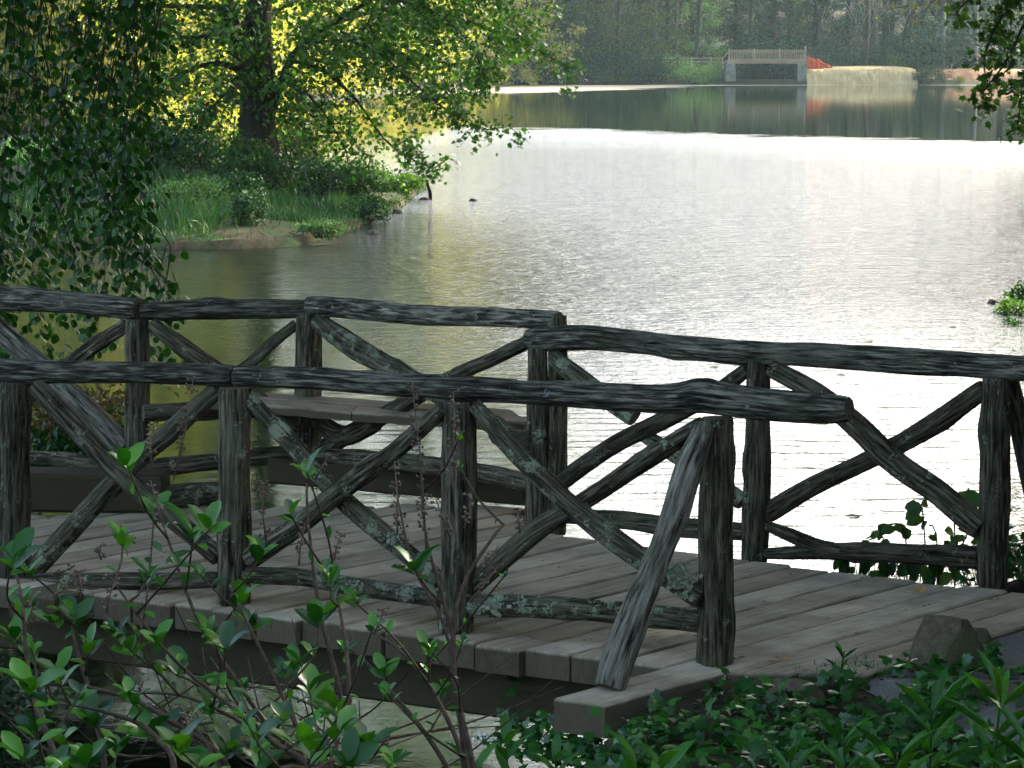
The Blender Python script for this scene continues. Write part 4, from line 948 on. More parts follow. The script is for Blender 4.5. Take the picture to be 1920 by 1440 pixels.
# crown dome above the view
for i in range(700):
    th = rng.random()*6.28; ph = rng.random()*1.4; r = 5.2*rng.uniform(.75, 1); q = np.array([-6.6+math.cos(th)*math.cos(ph)*r*1.0, 21.8+math.sin(th)*math.cos(ph)*r, 5.2+math.sin(ph)*r*.9])
    for _ in range(16):
        P.append(q+rng.normal(size=3)*.28); D.append(rdir(1, -.5)[0]); Nn.append(rdir(1, .8)[0]); S.append(.14)
mk('branch', BV, BF, M['bark'], wb); mk('hanging_twigs', V, F, M['bark'], wb)
S = np.array(S); leaves('crown', P, D, np.array(Nn)+rng.normal(size=(len(P), 3))*.35, S, S*.78, T_OV, M['beech'], wb)

# --- tree on the right bank whose bough dips into the top right corner
rt = empty('overhanging_tree', (11.5, 29, 1.4), 'tree at the right edge with leafy boughs dipping into the top right corner', 'tree')
V, F = [], []; tube(catmull([(11.5, 29, .5, .55), (11.2, 29, 4, .42), (10.4, 28.6, 8, .33), (9.2, 28, 13, .2)], .4), 14, V, F, .2, 8); mk('trunk', V, F, M['bark'], rt)
V, F = [], []; PP, DD, NN, SS = [], [], [], []
for path in ([(2080, -160, 30), (1960, -60, 30), (1880, 30, 30), (1845, 110, 30), (1860, 180, 30)],
             [(2080, -160, 30), (1960, -40, 30.5), (1930, 80, 30.5), (1915, 180, 30.5), (1908, 240, 30.5)],
             [(1980, -80, 30), (1870, -30, 30), (1810, 5, 30), (1792, 25, 30)],
             [(1990, -20, 29.5), (1925, 40, 29.5), (1890, 110, 29.5), (1845, 170, 29.5), (1838, 180, 29.5)],
             [(2000, 0, 31), (1950, 90, 31), (1925, 160, 31), (1925, 215, 31)], [(1990, -120, 29), (1900, -20, 29), (1862, 60, 29), (1850, 95, 29)]):
    l_ = [pt3(x, y, Y, 7-i*1.2) for i, (x, y, Y) in enumerate(path)]; tube(catmull(l_, .1), 6, V, F)
    c_ = catmull(l_, .16)
    for q in c_[4:]:
        for _ in range(2):
            d = rdir(1, -.3, .5)[0]; ln = rng.uniform(.12, .4); e_ = q[:3]+d*ln-np.array([0, 0, .08]); tube([(*q[:3], .006), (*e_, .003)], 4, V, F)
            addspray([(*q[:3], 0), (*((q[:3]+e_)/2), 0), (*e_, 0)], 12, .07, .085)
    tube(catmull([(11, 28.8, 7, .1), (l_[0][0]+2, 29.5, 6.2, .07), (*l_[0][:3], .03)], .4), 6, V, F)
for i in range(1150):     # crown over the bridge (above the view)
    th = rng.random()*6.28; r = rng.random()**.5*9.5; q = np.array([5.5+math.cos(th)*r, 27+math.sin(th)*r, 7.5+rng.random()*8*(1-.5*r/9.5)])
    d = rdir(1)[0]; addspray([(*q, 0), (*(q+d*.6), 0), (*(q+d*1.2), 0)], 26, .4, .42)
for i in range(12):
    th = rng.random()*6.28; r = rng.uniform(4, 8); tube(catmull([(10.4, 28.6, 8, .16), (8-.2*r, 28, 10.5, .11), (5.5+math.cos(th)*r, 27+math.sin(th)*r, 11, .04)], .6), 6, V, F)
mk('limb', V, F, M['bark'], rt)
leaves('crown', np.concatenate(PP), np.concatenate(DD), np.concatenate(NN), np.concatenate(SS), np.concatenate(SS)*.95, T_MP, M['maple'], rt)

lt = empty('added_lakeside_tree', (-9.6, 33, 0), 'tree left of the view whose high boughs reach over the water behind the weeping tree', 'tree')  # unseen tree, added so the near water reflects dark boughs
V, F = [], []; tube(catmull([(-9.6, 33, -.8, .4), (-9.4, 33, 4, .3), (-8.4, 33.5, 8, .2), (-7, 34, 11, .1)], .4), 12, V, F, .2, 9); mk('trunk', V, F, M['bark'], lt)
PP, DD, NN, SS = [], [], [], []; V, F = [], []
for i in range(420):
    th = rng.random()*6.28; r = rng.random()**.5; q = np.array([-4.6+math.cos(th)*r*5.2, 35+math.sin(th)*r*6, 6.2+rng.random()*5.5*(1-.4*r)])
    d = rdir(1)[0]; addspray([(*q, 0), (*(q+d*.5), 0), (*(q+d*1.0), 0)], 24, .35, .24)
for i in range(10):
    th = rng.random()*6.28; tube(catmull([(-9, 33.2, 6, .12), (-7, 34, 8, .09), (-4.6+math.cos(th)*4, 35+math.sin(th)*4, 8.5, .03)], .6), 6, V, F)
mk('limb', V, F, M['bark'], lt)
leaves('crown', np.concatenate(PP), np.concatenate(DD), np.concatenate(NN), np.concatenate(SS), np.concatenate(SS)*.95, T_MP, M['maple'], lt)
# --- canopy over the camera side (outside the view, shades the bridge)
ot = empty('shade_tree', (5.5, 6, 1.2), 'large unseen tree added right of the viewpoint so its canopy shades the bridge', 'tree')
V, F = [], []; tube(catmull([(5.5, 6, .8, .5), (5.2, 6.3, 5, .38), (4.4, 8, 9, .26), (3, 10, 13, .15)], .4), 12, V, F, .2, 9); mk('trunk', V, F, M['bark'], ot)
PP, DD, NN, SS = [], [], [], []; V, F = [], []
for i in range(900):
    th = rng.random()*6.28; r = rng.random()**.5*9.5; q = np.array([0+math.cos(th)*r, 16+math.sin(th)*r*.75, 9+rng.random()*5])
    d = rdir(1)[0]; addspray([(*q, 0), (*(q+d*.6), 0), (*(q+d*1.2), 0)], 24, .4, .42)
for i in range(12):
    th = rng.random()*6.28; r = rng.uniform(4, 8); tube(catmull([(4.6, 7.5, 8, .16), (2.5, 12, 10, .11), (math.cos(th)*r, 16+math.sin(th)*r*.75, 11, .04)], .6), 6, V, F)
mk('limb', V, F, M['bark'], ot)
leaves('crown', np.concatenate(PP), np.concatenate(DD), np.concatenate(NN), np.concatenate(SS), np.concatenate(SS)*.95, T_RH, M['maple'], ot)

# ------------------------------------------------------------------ tree kit for the far shores
def proto_hemlock(H, R0, mat, lf=.26, zlow=.8):
    o = empty('hemlock_tree', (0, 0, 0)); V, F = [], []
    tube(catmull([(0, 0, -.4, H*.016+.06), (0, 0, H*.5, H*.009+.03), (.1, 0, H, .03)], 1), 8, V, F); mk('trunk', V, F, M['bark'], o)
    P, D, Nn, S = [], [], [], []; V, F = [], []; z = zlow
    while z < H*.97:
        low = z < 9; k_ = 5; r = R0*(1-z/H)**.75*rng.uniform(.7, 1.1)
        for i in range(k_):
            th = rng.random()*6.28; rr = r*rng.uniform(.55, 1.1); dx, dy = math.cos(th), math.sin(th); e_ = np.array([dx*rr, dy*rr, z-rr*.28])
            if low: tube([(0, 0, z, .03), (dx*rr*.5, dy*rr*.5, z+rr*.02, .02), (*e_, .008)], 4, V, F)
            n = int(rr*(34 if low else 12)); f = rng.random(n)**.7; P.append(np.stack([dx*rr*f, dy*rr*f, z-rr*.28*f*f], 1)+rng.normal(size=(n, 3))*[.28*rr*.4, .28*rr*.4, .10])
            D.append(rdir(n, -.55, .5)); Nn.append(rdir(n, 1.)); S.append(np.full(n, lf if low else lf*1.9)*rng.uniform(.6, 1.3, n))
        z += .5 if low else 1.0
    mk('branch', V, F, M['bark'], o); S = np.concatenate(S); leaves('crown', np.concatenate(P), np.concatenate(D), np.concatenate(Nn), S, S*.42, T_RH, mat, o)
    return o
def proto_broad(H, R0, mat, lf=.24, zlow=1.0, dens=1.0, bark='bark'):
    o = empty('broadleaf_tree', (0, 0, 0)); V, F = [], []
    tube(catmull([(0, 0, -.4, H*.014+.08), (.2, .1, H*.35, H*.010+.04), (0, .2, H*.8, .06)], 1), 8, V, F); mk('trunk', V, F, M[bark], o)
    P, D, Nn, S = [], [], [], []; V, F = [], []
    nc = int(H*6*dens)
    for i in range(nc):
        z = zlow+(H-zlow)*rng.random()**1.35; prof = math.sin(min(1, (z+H*.25)/(H*1.2))*math.pi)**.6; th = rng.random()*6.28; r = R0*prof*rng.random()**.5
        c_ = np.array([math.cos(th)*r, math.sin(th)*r, z]); z0 = max(.6, z-r*.6)
        if z < 12: tube(catmull([(0, 0, z0, .05), (c_[0]*.5, c_[1]*.5, (z0+z)/2+.2, .03), (*c_, .01)], .8), 4, V, F)
        low = z < 9; n = int(85 if low else 30); rad = rng.uniform(.45, .95)
        P.append(c_+rng.normal(size=(n, 3))*rad*np.array([.62, .62, .42])); D.append(rdir(n, -.2)); Nn.append(rdir(n, 1)); S.append((lf if low else lf*1.8)*rng.uniform(.6, 1.3, n))
    mk('branch', V, F, M['bark'], o); S = np.concatenate(S); leaves('crown', np.concatenate(P), np.concatenate(D), np.concatenate(Nn), S, S*.8, T_RH, mat, o)
    return o
def proto_bush(R0, H, mat, lf=.2, n=1500):
    o = empty('lakeside_bush', (0, 0, 0)); blob_shrub('b', (0, 0, H*.5), (R0, R0*.9, H*.5), n, lf, mat, '', par=o, stems=9); return o
protos = {'h1': proto_hemlock(19, 3.9, M['dark_ever']), 'h2': proto_hemlock(22, 3.2, M['dark_ever'], zlow=1.8), 'o1': proto_broad(17, 4.4, M['olive']), 'o2': proto_broad(15, 3.8, M['olive'], zlow=2.2, dens=.7),
          's1': proto_broad(15, 4.4, M['sunny'], .26, .6), 's2': proto_broad(12, 4.0, M['sunny'], .24, .3), 'g1': proto_broad(11, 3.2, M['green'], .22, .6, .8),
          'b1': proto_bush(2.0, 2.4, M['green']), 'b2': proto_bush(2.4, 3.0, M['dark_ever']), 'b3': proto_bush(1.8, 2.0, M['sunny']), 'b4': proto_bush(2.2, 2.6, M['olive'])}
NAMES = {'h': 'hemlock_tree', 'o': 'broadleaf_tree', 's': 'broadleaf_tree', 'g': 'broadleaf_tree', 'b': 'lakeside_bush'}
used = set()
def plant(kind, px, Y, scl, lab, grp, cat=None, hfun=hf1, x=None, zoff=0):
    x = (px-960)/FPX*Y*cp if x is None else x
    p = protos[kind]
    if kind in used: p = copy_tree(p); p.name = NAMES[kind[0]]
    used.add(kind); p.location = (x, Y, hfun(x, Y)-.15+zoff); p.rotation_euler[2] = rng.random()*6.28; sc_v = scl*rng.uniform(.93, 1.07); p.scale = (sc_v, sc_v, sc_v*rng.uniform(.92, 1.08))
    tag(p, lab, cat or ('bush' if kind[0] == 'b' else 'tree'), grp); return p
HL = 'one of the dark drooping hemlocks massed in the shaded wood across the lake'; HG = 'hemlocks of the far wood'
OL = 'one of the olive green broadleaf trees scattered in the wood across the lake'; OG = 'broadleaf trees of the far wood'
SL = 'one of the sunlit yellow green trees on the left shore behind the maple'; SG = 'sunlit trees on the left shore'
for px, Y, k in ((1060, 243, 'h1'), (1120, 248, 'h2'), (1215, 252, 'h1'), (1300, 250, 'h2'), (1380, 256, 'h1'), (1450, 251, 'h1'), (1530, 254, 'h2'), (1590, 249, 'h1'), (1660, 256, 'h2'), (1730, 252, 'h1'), (1790, 258, 'h1'), (1880, 254, 'h2'), (1960, 250, 'h1'),
                (1090, 262, 'h1'), (1180, 268, 'h2'), (1340, 270, 'h1'), (1420, 272, 'h2'), (1500, 268, 'h1'), (1620, 270, 'h1'), (1700, 274, 'h2'), (1840, 270, 'h1'), (1930, 272, 'h1'), (1270, 274, 'h1'), (1560, 280, 'h2')):
    plant(k, px, Y, 1.0, HL, HG)
for px, Y, k in ((1075, 244, 'o1'), (1160, 243, 'o1'), (1250, 246, 'o2'), (1100, 241, 'o2'), (1330, 262, 'o2'), (1670, 262, 'o2'), (1760, 266, 'o1'), (1900, 262, 'o2'), (1200, 258, 'o1'), (1480, 262, 'o2')):
    plant(k, px, Y, .95, OL, OG)
for px, Y, k, s_ in ((985, 238, 's1', .9), (940, 236, 's1', 1), (900, 232, 's2', 1), (860, 226, 's1', 1), (815, 222, 's2', 1.1), (770, 214, 's1', 1), (720, 205, 's2', 1.1), (670, 190, 's1', 1), (620, 178, 's2', 1.1), (570, 170, 's1', 1.1),
                     (520, 160, 's2', 1), (465, 150, 's1', 1), (400, 138, 's2', 1.1), (340, 125, 's1', 1), (270, 112, 's2', 1.1), (200, 108, 's1', 1), (120, 106, 's2', 1.1), (40, 104, 's1', 1), (-50, 102, 's1', 1),
                     (440, 118, 's2', .75), (380, 104, 's2', .7), (300, 100, 's2', .8), (230, 98, 's2', .8), (150, 98, 's1', .8), (420, 106, 's2', .6),
                     (960, 252, 's1', 1.1), (880, 250, 's1', 1.1), (790, 240, 's1', 1.1), (700, 225, 's1', 1.1), (600, 200, 's1', 1.1), (500, 180, 's1', 1.1), (350, 150, 's1', 1.1), (180, 130, 's1', 1.1), (20, 125, 's1', 1.2)):
    x = (px-960)/FPX*Y*cp
    plant(k, px, Y, s_*1.2, SL, SG)
for px, Y in ((850, 262), (780, 250), (700, 240), (620, 226), (540, 210), (470, 196), (400, 182), (330, 168), (250, 156), (160, 146), (60, 140), (-60, 136), (580, 186), (440, 170), (300, 140)):  # hemlock rows added and made tall to darken the lake's reflections
    x = (px-960)/FPX*Y*cp; plant('h1' if px % 3 else 'h2', px, Y, 1.5, 'one of the tall dark hemlocks added behind the sunlit left shore trees to darken reflections', 'hemlocks behind the left shore')
BL = {'b1': ('one of the fresh green bushes by the left end of the far bridge', 'fresh bushes by the far bridge'), 'b2': ('one of the dark rounded bushes along the far waterline', 'dark bushes on the far waterline'),
      'b3': ('one of the bright yellow green bushes at the left waterline', 'bright bushes on the left waterline'), 'b4': ('one of the dull olive bushes along the far waterline', 'olive bushes on the far waterline')}
for px, Y, k, s_ in ((1290, 237.9, 'b1', .95), (1325, 237.9, 'b1', .8), (1262, 241, 'b1', 1.1), (1340, 241, 'b1', .7),
                     (1235, 237.9, 'b2', .95), (1200, 237.9, 'b2', 1), (1150, 237.9, 'b2', 1), (1100, 237.9, 'b2', .9), (1060, 237.9, 'b2', 1), (1020, 237.9, 'b2', .8), (1405, 243, 'b2', 1), (1450, 243.5, 'b2', 1.1), (1482, 243, 'b2', 1), (1425, 246, 'b2', 1.3), (1465, 247, 'b2', 1.4), (1180, 241, 'b2', 1.3), (1120, 241, 'b2', 1.4), (1050, 241, 'b2', 1.3), (1370, 248, 'b2', 1),
                     (1742, 237.9, 'b2', .62), (1768, 237.9, 'b2', .5), (1725, 237.9, 'b2', .42), (1800, 237.9, 'b4', .3), (1735, 243, 'b2', 1.5), (1775, 245, 'b2', 1.6), (1720, 247, 'b2', 1.4), (1600, 246, 'b2', 1.1), (1540, 246, 'b2', 1.0), (1650, 246, 'b2', 1.1), (1820, 247, 'b2', .9), (1900, 247, 'b2', 1),
                     (1080, 237.9, 'b4', .7), (1130, 237.9, 'b4', .7), (1175, 237.9, 'b4', .6), (1220, 240, 'b4', 1.1), (1000, 237.9, 'b4', .8), (1690, 244, 'b4', 1.0),
                     (970, 237.4, 'b3', .9), (930, 236, 'b3', .9), (890, 233, 'b3', .9), (850, 229, 'b3', .9), (800, 222, 'b3', .9), (750, 214, 'b3', .9), (700, 203, 'b3', .9), (640, 188, 'b3', .9), (590, 176, 'b3', .9), (330, 97, 'b3', .8), (390, 98, 'b3', .8), (260, 96, 'b3', .9), (190, 95, 'b3', .9)):
    plant(k, px, Y, s_, *BL[k])
RW = [(6.4, 9.5), (6.2, 12.8), (15.5, 66), (17, 62), (18, 70), (20.5, 75), (8.3, 22), (10.5, 27), (9.8, 31), (12.5, 35), (7.5, 15), (7.5, 12), (8.5, 17), (12, 14), (12, 20), (9.5, 8), (14, 9), (17, 17), (16, 25), (21, 22), (20, 31), (15, 36), (19, 41), (25, 37), (17, 50), (23, 52), (22, 62), (28, 64), (27, 76), (33, 80), (31, 92), (37, 97), (35, 110), (42, 115), (40, 130), (47, 136), (45, 150), (52, 156), (50, 170), (57, 178), (55, 192), (62, 198), (58, 210), (60, 222), (54, 228), (66, 214), (62, 234), (72, 226), (58, 245), (68, 250), (60, 262)]  # unseen right bank wood, thickened to keep sun off bridge and point
for x, y in ((18.5, 82), (21.5, 88), (24, 84), (19.5, 76), (22.5, 95), (26, 90), (16.5, 72), (15.8, 67), (19, 68)):  # unseen hemlocks added so their shade reaches the point
    p = copy_tree(protos['h2']); p.name = 'hemlock_tree'; p.location = (x, y, hn1(x, y)-.2); p.scale = (1.25, 1.25, 1.12); tag(p, 'one of the very tall unseen hemlocks added on the right bank to shade the point', 'tree', 'tall hemlocks shading the point')
for i, (x, y) in enumerate(RW):
    p = copy_tree(protos['o1' if i % 2 else 'h1']); p.name = 'broadleaf_tree' if i % 2 else 'hemlock_tree'; k_ = .75 if y < 40 else 1.05
    p.location = (x, y, hn1(x, y)-.2); p.scale = (k_, k_, k_); p.rotation_euler[2] = rng.random()*6
    tag(p, 'one of the unseen broadleaf trees lining the right bank to give shade' if i % 2 else 'one of the unseen hemlocks lining the right bank to give shade', 'tree', 'broadleaf trees of the right bank' if i % 2 else 'hemlocks of the right bank')
for x, y, sc_ in ((-15, -5, .8), (-10, -9, .9), (-4, -10, 1), (2, -9, .9), (8, -10, 1), (14, -6, .9), (-11, 4, .7), (13, 3, .8), (-3, -16, 1.1), (6, -16, 1.1), (16, 12, .8)):  # unseen trees added to cut the sky light from behind the camera
    p = copy_tree(protos['o1']); p.name = 'broadleaf_tree'; p.location = (x, y, 1.2); p.scale = (sc_, sc_, sc_); p.rotation_euler[2] = rng.random()*6
    tag(p, 'one of the unseen woodland trees added around the viewpoint to block sky light', 'tree', 'woodland trees around the viewpoint')
plant('g1', 1310, 246, .8, 'slim fresh green tree just behind the bushes at the far bridge', None)

# distinct bare trunks in the far wood
def trunk_tree(px0, y0, px1, y1, Y, wpx, lab, mat='bark_grey', crown=True):
    a = at(px0, y0, Y); a.z = hf1(a.x, a.y)-.2; b_ = at(px1, y1, Y); d = (b_-a).normalized(); top = a+d*16
    o = empty('tall_trunk_tree', a, lab, 'tree'); V, F = [], []; r = wpx/2*Y/FPX
    tube(catmull([(*a, r*1.15), (*b_, r), (*top, r*.5)], .7), 10, V, F, .12, px0); mk('trunk', V, F, M[mat], o)
    P = np.array(top)+rng.normal(size=(2500, 3))*[2, 2, 2.2]; leaves('crown', P, rdir(2500), rdir(2500, 1), .45, .3, T_RH, M['olive'], o); return o
trunk_tree(1828, 150, 1830, 30, 241, 9, 'pale straight trunk standing at the right end of the far bank')
trunk_tree(1302, 105, 1313, 0, 243, 8, 'brown leaning trunk left of the far bridge', 'bark')
trunk_tree(1267, 100, 1270, 0, 243, 4.5, 'thin pale trunk nearest the fresh green bushes')
trunk_tree(1228, 120, 1230, 0, 244, 7, 'grey trunk half hidden behind olive leaves left of the far bridge')
trunk_tree(1767, 130, 1768, 0, 243.5, 10, 'grey brown trunk above the dark bushes right of the straw bank')
trunk_tree(1405, 100, 1408, 0, 251, 7, 'dark straight trunk rising behind the far bridge railing', 'bark')
trunk_tree(1645, 110, 1640, 0, 250, 5, 'thin grey trunk behind the straw covered bank')
trunk_tree(1700, 110, 1712, 0, 251, 7, 'grey trunk behind the right end of the straw covered bank')
# hanging dead vines
vt = empty('vine_draped_tree', (at(1620, 120, 244.5).x, 244.5, hf1(at(1620, 120, 244.5).x, 244.5)), 'bare tree draped with pale hanging vines above the straw bank', 'tree'); V, F = [], []
tube(catmull([(vt.location.x, 244.5, vt.location.z-.2, .25), (vt.location.x+.3, 244.5, 6, .2), (vt.location.x, 244.5, 14, .1)], .8), 8, V, F); mk('trunk', V, F, M['bark'], vt)
V, F = [], []
for i in range(80):
    x = 1625+rng.normal()*42; y = rng.uniform(-90, 20); ln = rng.uniform(25, 75); Y = 243.5+rng.normal()*1.0; dx = rng.normal()*14
    tube(catmull([pt3(x, y, Y, .8), pt3(x+dx, y+ln*.45, Y, .7), pt3(x+dx*1.7, y+ln, Y, .45)], .6), 3, V, F)
mk('hanging_vines', V, F, M['straw_tw'], vt, rnd=rng.random(len(V)))
# sunlit budding branch, top right, nearer
bb = empty('budding_tree', (16.5, 66, 1.6), 'budding tree reaching thin sunlit yellow twigs in at the top right', 'tree'); V, F = [], []
tube(catmull([(16.5, 66, 1.0, .3), (16.2, 66, 6, .22), (15, 66, 9, .12)], .5), 8, V, F); mk('trunk', V, F, M['bark'], bb)
V, F = [], []; P = []
for path in ([(1930, -200), (1850, -60), (1790, 20), (1762, 48), (1742, 58)], [(1900, -160), (1800, -50), (1770, 5), (1755, 35), (1762, 46)], [(1850, -100), (1760, -30), (1720, 10), (1700, 40), (1690, 75)], [(1800, -90), (1720, -20), (1660, 0), (1630, 8)],
             [(1790, -50), (1720, 5), (1690, 12), (1640, 22)], [(1760, -30), (1735, 20), (1712, 30)], [(1720, 5), (1700, 45), (1687, 92)], [(1800, -40), (1740, 12), (1752, 30)]):
    l_ = [pt3(x, y, 66, 4.2-i*.7) for i, (x, y) in enumerate(path)]; c_ = catmull(l_, .15); tube(c_, 5, V, F)
    for q in c_[6:]:
        if rng.random() < .5:
            d = rdir(1, -.4, .6)[0]; e_ = q[:3]+d*rng.uniform(.15, .5); tube([(*q[:3], .012), (*e_, .005)], 3, V, F)
            if rng.random() < .6: P += [e_+rng.normal(size=3)*.06 for _ in range(4)]
mk('branch', V, F, M['straw_tw'], bb, rnd=rng.random(len(V))); n = len(P); leaves('crown', P, rdir(n, -.6), rdir(n), .10*rng.uniform(.6, 1.3, n), .06, T_RH, M['sunny'], bb)

# ------------------------------------------------------------------ far bridge
YB = 238.6
def fb(x, y, Y=YB): return at(x, y, Y)
fbr = empty('far_footbridge', fb(1438, 158), 'flat wooden footbridge with slatted railing on two stone piers across the lake', 'footbridge')
def bxp(name, x0, y0, x1, y1, Y, dpt, mat, parent, sm=False):
    a = fb(x0, y0, Y); c_ = fb(x1, y1, Y); xs = (a.x, c_.x); zs = (c_.z, a.z); V = [(x, yy, z) for z in zs for yy in (Y, Y+dpt) for x in xs]
    F = [(0, 1, 5, 4), (1, 3, 7, 5), (3, 2, 6, 7), (2, 0, 4, 6), (4, 5, 7, 6), (0, 2, 3, 1)]
    return V, F
def boxes(name, lst, mat, parent):
    V, F = [], []
    for t in lst:
        v_, f_ = bxp(name, *t, mat, parent); q = len(V); V += v_; F += [tuple(i+q for i in f) for f in f_]
    return mk(name, V, F, mat, parent, lc=[(v_[0]*.3, v_[1]*.3, v_[2]) for v_ in V], rnd=[.5]*len(V), smooth=False)
def pier(x0, x1):
    V, F = [], []; rows = 7
    for i in range(rows):
        y0 = 120+(162-120)*i/rows; y1 = 120+(162-120)*(i+1)/rows-.35; cut = x0+(x1-x0)*rng.uniform(.35, .65)
        for a_, b_ in ((x0+rng.uniform(-.5, .3)-i*.12, cut-.15), (cut+.15, x1+rng.uniform(-.3, .5)+i*.12)):
            v_, f_ = bxp('', a_, y0, b_, y1, YB+rng.uniform(-.06, .05), 1.9, None, None); q = len(V); V += v_; F += [tuple(k_+q for k_ in f) for f in f_]
    v_, f_ = bxp('', x0+.6, 120.5, x1-.6, 162, YB+.12, 1.6, None, None); q = len(V); V += v_; F += [tuple(k_+q for k_ in f) for f in f_]
    o = mk('pier', V, F, M['stone'], fbr, smooth=False); return o
pier(1361, 1379); pier(1496, 1513)
for Y, dy in ((YB-.05, 0), (YB+1.85, .6)):
    boxes('railing', [(1366, 94.0-dy, 1512, 95.6-dy, Y, .12), (1366, 97.2-dy, 1512, 98.2-dy, Y+.03, .05), (1366, 111.2-dy, 1512, 112.4-dy, Y+.03, .05)]
          + [(1366+i*(146/44)+.9, 98-dy, 1366+i*(146/44)+2.1, 111.4-dy, Y+.035, .04) for i in range(44)], M['farwood'], fbr)
    for x in (1366, 1413, 1460.5, 1509): boxes('post', [(x, 91.8-dy-(5.5 if x == 1509 and dy == 0 else 0), x+2.6, 115-dy, Y-.03, .15)], M['farwood'], fbr)
boxes('deck', [(1363, 113.4, 1514, 115.4, YB-.1, 2.2)], M['farwood'], fbr)
boxes('beam', [(1364, 115.6, 1513, 119.6, YB+.05, .3)], M['farwood'], fbr); boxes('beam', [(1364, 115.6, 1513, 119.6, YB+1.6, .3)], M['farwood'], fbr)
# sloping ramp rail on the left
V, F = [], []
for (a_, b_) in (((1366, 97), (1355, 110)), ((1366, 112), (1355, 121)),):
    tube([(*fb(*a_), .05), (*fb(*b_), .05)], 6, V, F)
mk('ramp_rail', V, F, M['farwood'], fbr, lc=[tuple(q) for q in V], rnd=[.5]*len(V))
boxes('post', [(1354, 107, 1356.6, 127, YB-.05, .14)], M['farwood'], fbr)
rf = empty('rail_fence', fb(1300, 125), 'weathered rail fence leading to the left end of the far bridge', 'fence')
boxes('rail', [(1180, 108.5, 1354, 110.0, YB+1.5, .1)], M['farwood'], rf); boxes('rail', [(1180, 115.5, 1354, 116.8, YB+1.5, .1)], M['farwood'], rf)
for x in (1186, 1222, 1258, 1296, 1332): boxes('post', [(x, 106.5, x+2.4, 128, YB+1.48, .14)], M['farwood'], rf)
# straw covered bank and red clay bank
def bankstrip(name, prof, mat, Y, dpt):
    V, F = [], []; nx = 90; xs = np.linspace(prof[0][0], prof[-1][0], nx); ny = 16
    tops = np.interp(xs, [p[0] for p in prof], [p[1] for p in prof])
    for i, x in enumerate(xs):
        ztop = fb(x, tops[i], Y+dpt).z
        for j in range(ny+1):
            f = j/ny; z = -.3+(ztop+.3)*sstep(f*1.0)**.8 if f < 1 else ztop; yy = Y+dpt*f**1.5+.16*mn.noise(Vector((x*.09, f*3, 2)))+.07*mn.noise(Vector((x*.35, f*2, 2)))
            V.append((fb(x, 150, Y).x, yy, z+.05*mn.noise(Vector((x*.2, f*6, 9)))))
        V.append((fb(x, 150, Y).x, Y+dpt+6, ztop+.1))
    m_ = ny+2
    for i in range(nx-1):
        for j in range(m_-1): q = i*m_+j; F.append((q, q+m_, q+m_+1, q+1))
    return tag(mk(name, V, F, mat), kind='structure')
bankstrip('straw_bank', [(1514, 137), (1530, 130.5), (1580, 127.5), (1650, 126), (1700, 126.6), (1716, 128), (1722, 131)], M['straw'], 237.4, 1.6)
bankstrip('clay_bank', [(1716, 140), (1740, 134), (1790, 131), (1860, 130), (1940, 132), (2010, 136)], M['clay'], 238.2, 2.6)
boxes('straw_roll', [(1765, 129.3, 1862, 131.6, 241.2, .8)], M['straw'], None); tag(bpy.data.objects['straw_roll'], 'pale straw strip along the top of the red clay bank', 'straw strip')
# orange safety netting
V, F = [], []; top = [(1515, 104), (1520, 108), (1529, 111), (1534, 110), (1545, 118), (1560, 125)]; nx = 26
xs = np.linspace(1514, 1561, nx); ty = np.interp(xs, [t[0] for t in top], [t[1] for t in top])
for i in range(nx):
    for j in range(11):
        f = j/10; y = ty[i]+(129-ty[i])*f; p = fb(xs[i], y, 240.2+.35*mn.noise(Vector((xs[i]*.22, f*3, 5)))+.5*(1-f)*0); V.append(p+Vector((0, 0, .12*mn.noise(Vector((xs[i]*.3, f*2, 0)))*(1-f))))
for i in range(nx-1):
    for j in range(10): q = i*11+j; F.append((q, q+1, q+12, q+11))
on = mk('safety_netting', V, F, M['orange']); tag(on, 'crumpled orange safety netting at the right end of the far bridge', 'safety netting')
sm_ = on.modifiers.new('t', 'SOLIDIFY'); sm_.thickness = .03

# ------------------------------------------------------------------ peninsula planting
pt = scatter([(-14, 77)]+[(-14, 50.4)]+[p for p in PEN if p[0] > -12.5], 70000)
d_ = sdist(pt[:, 0], pt[:, 1], PEN); cn = np.array([mn.noise(Vector((x*.5, y*.35, 2))) for x, y in pt])
bare = (((pt[:, 0]+4.6)/.95)**2+((pt[:, 1]-49.8)/2.2)**2 < 1)
ok = (d_ > .02) & ~(bare & (rng.random(len(pt)) > .05)) & ((cn > -.32) | (rng.random(len(pt)) < .25)); pt = pt[ok]
Z = h_pen(pt[:, 0][None], pt[:, 1][None])[0]; P = np.column_stack([pt, Z-.03]); n = len(P)
hgt_ = (.16+.34*np.clip(cn[ok]+.3, 0, 1))*rng.uniform(.5, 1.3, n)*np.clip(sdist(pt[:, 0], pt[:, 1], PEN)/1.2, .45, 1)
o = leaves('grass', P, rdir(n, 1.9), rdir(n), hgt_, .018, T_BL, M['grass'], None); tag(o, 'long green grass and weeds covering the point of land', 'grass', kind='stuff')
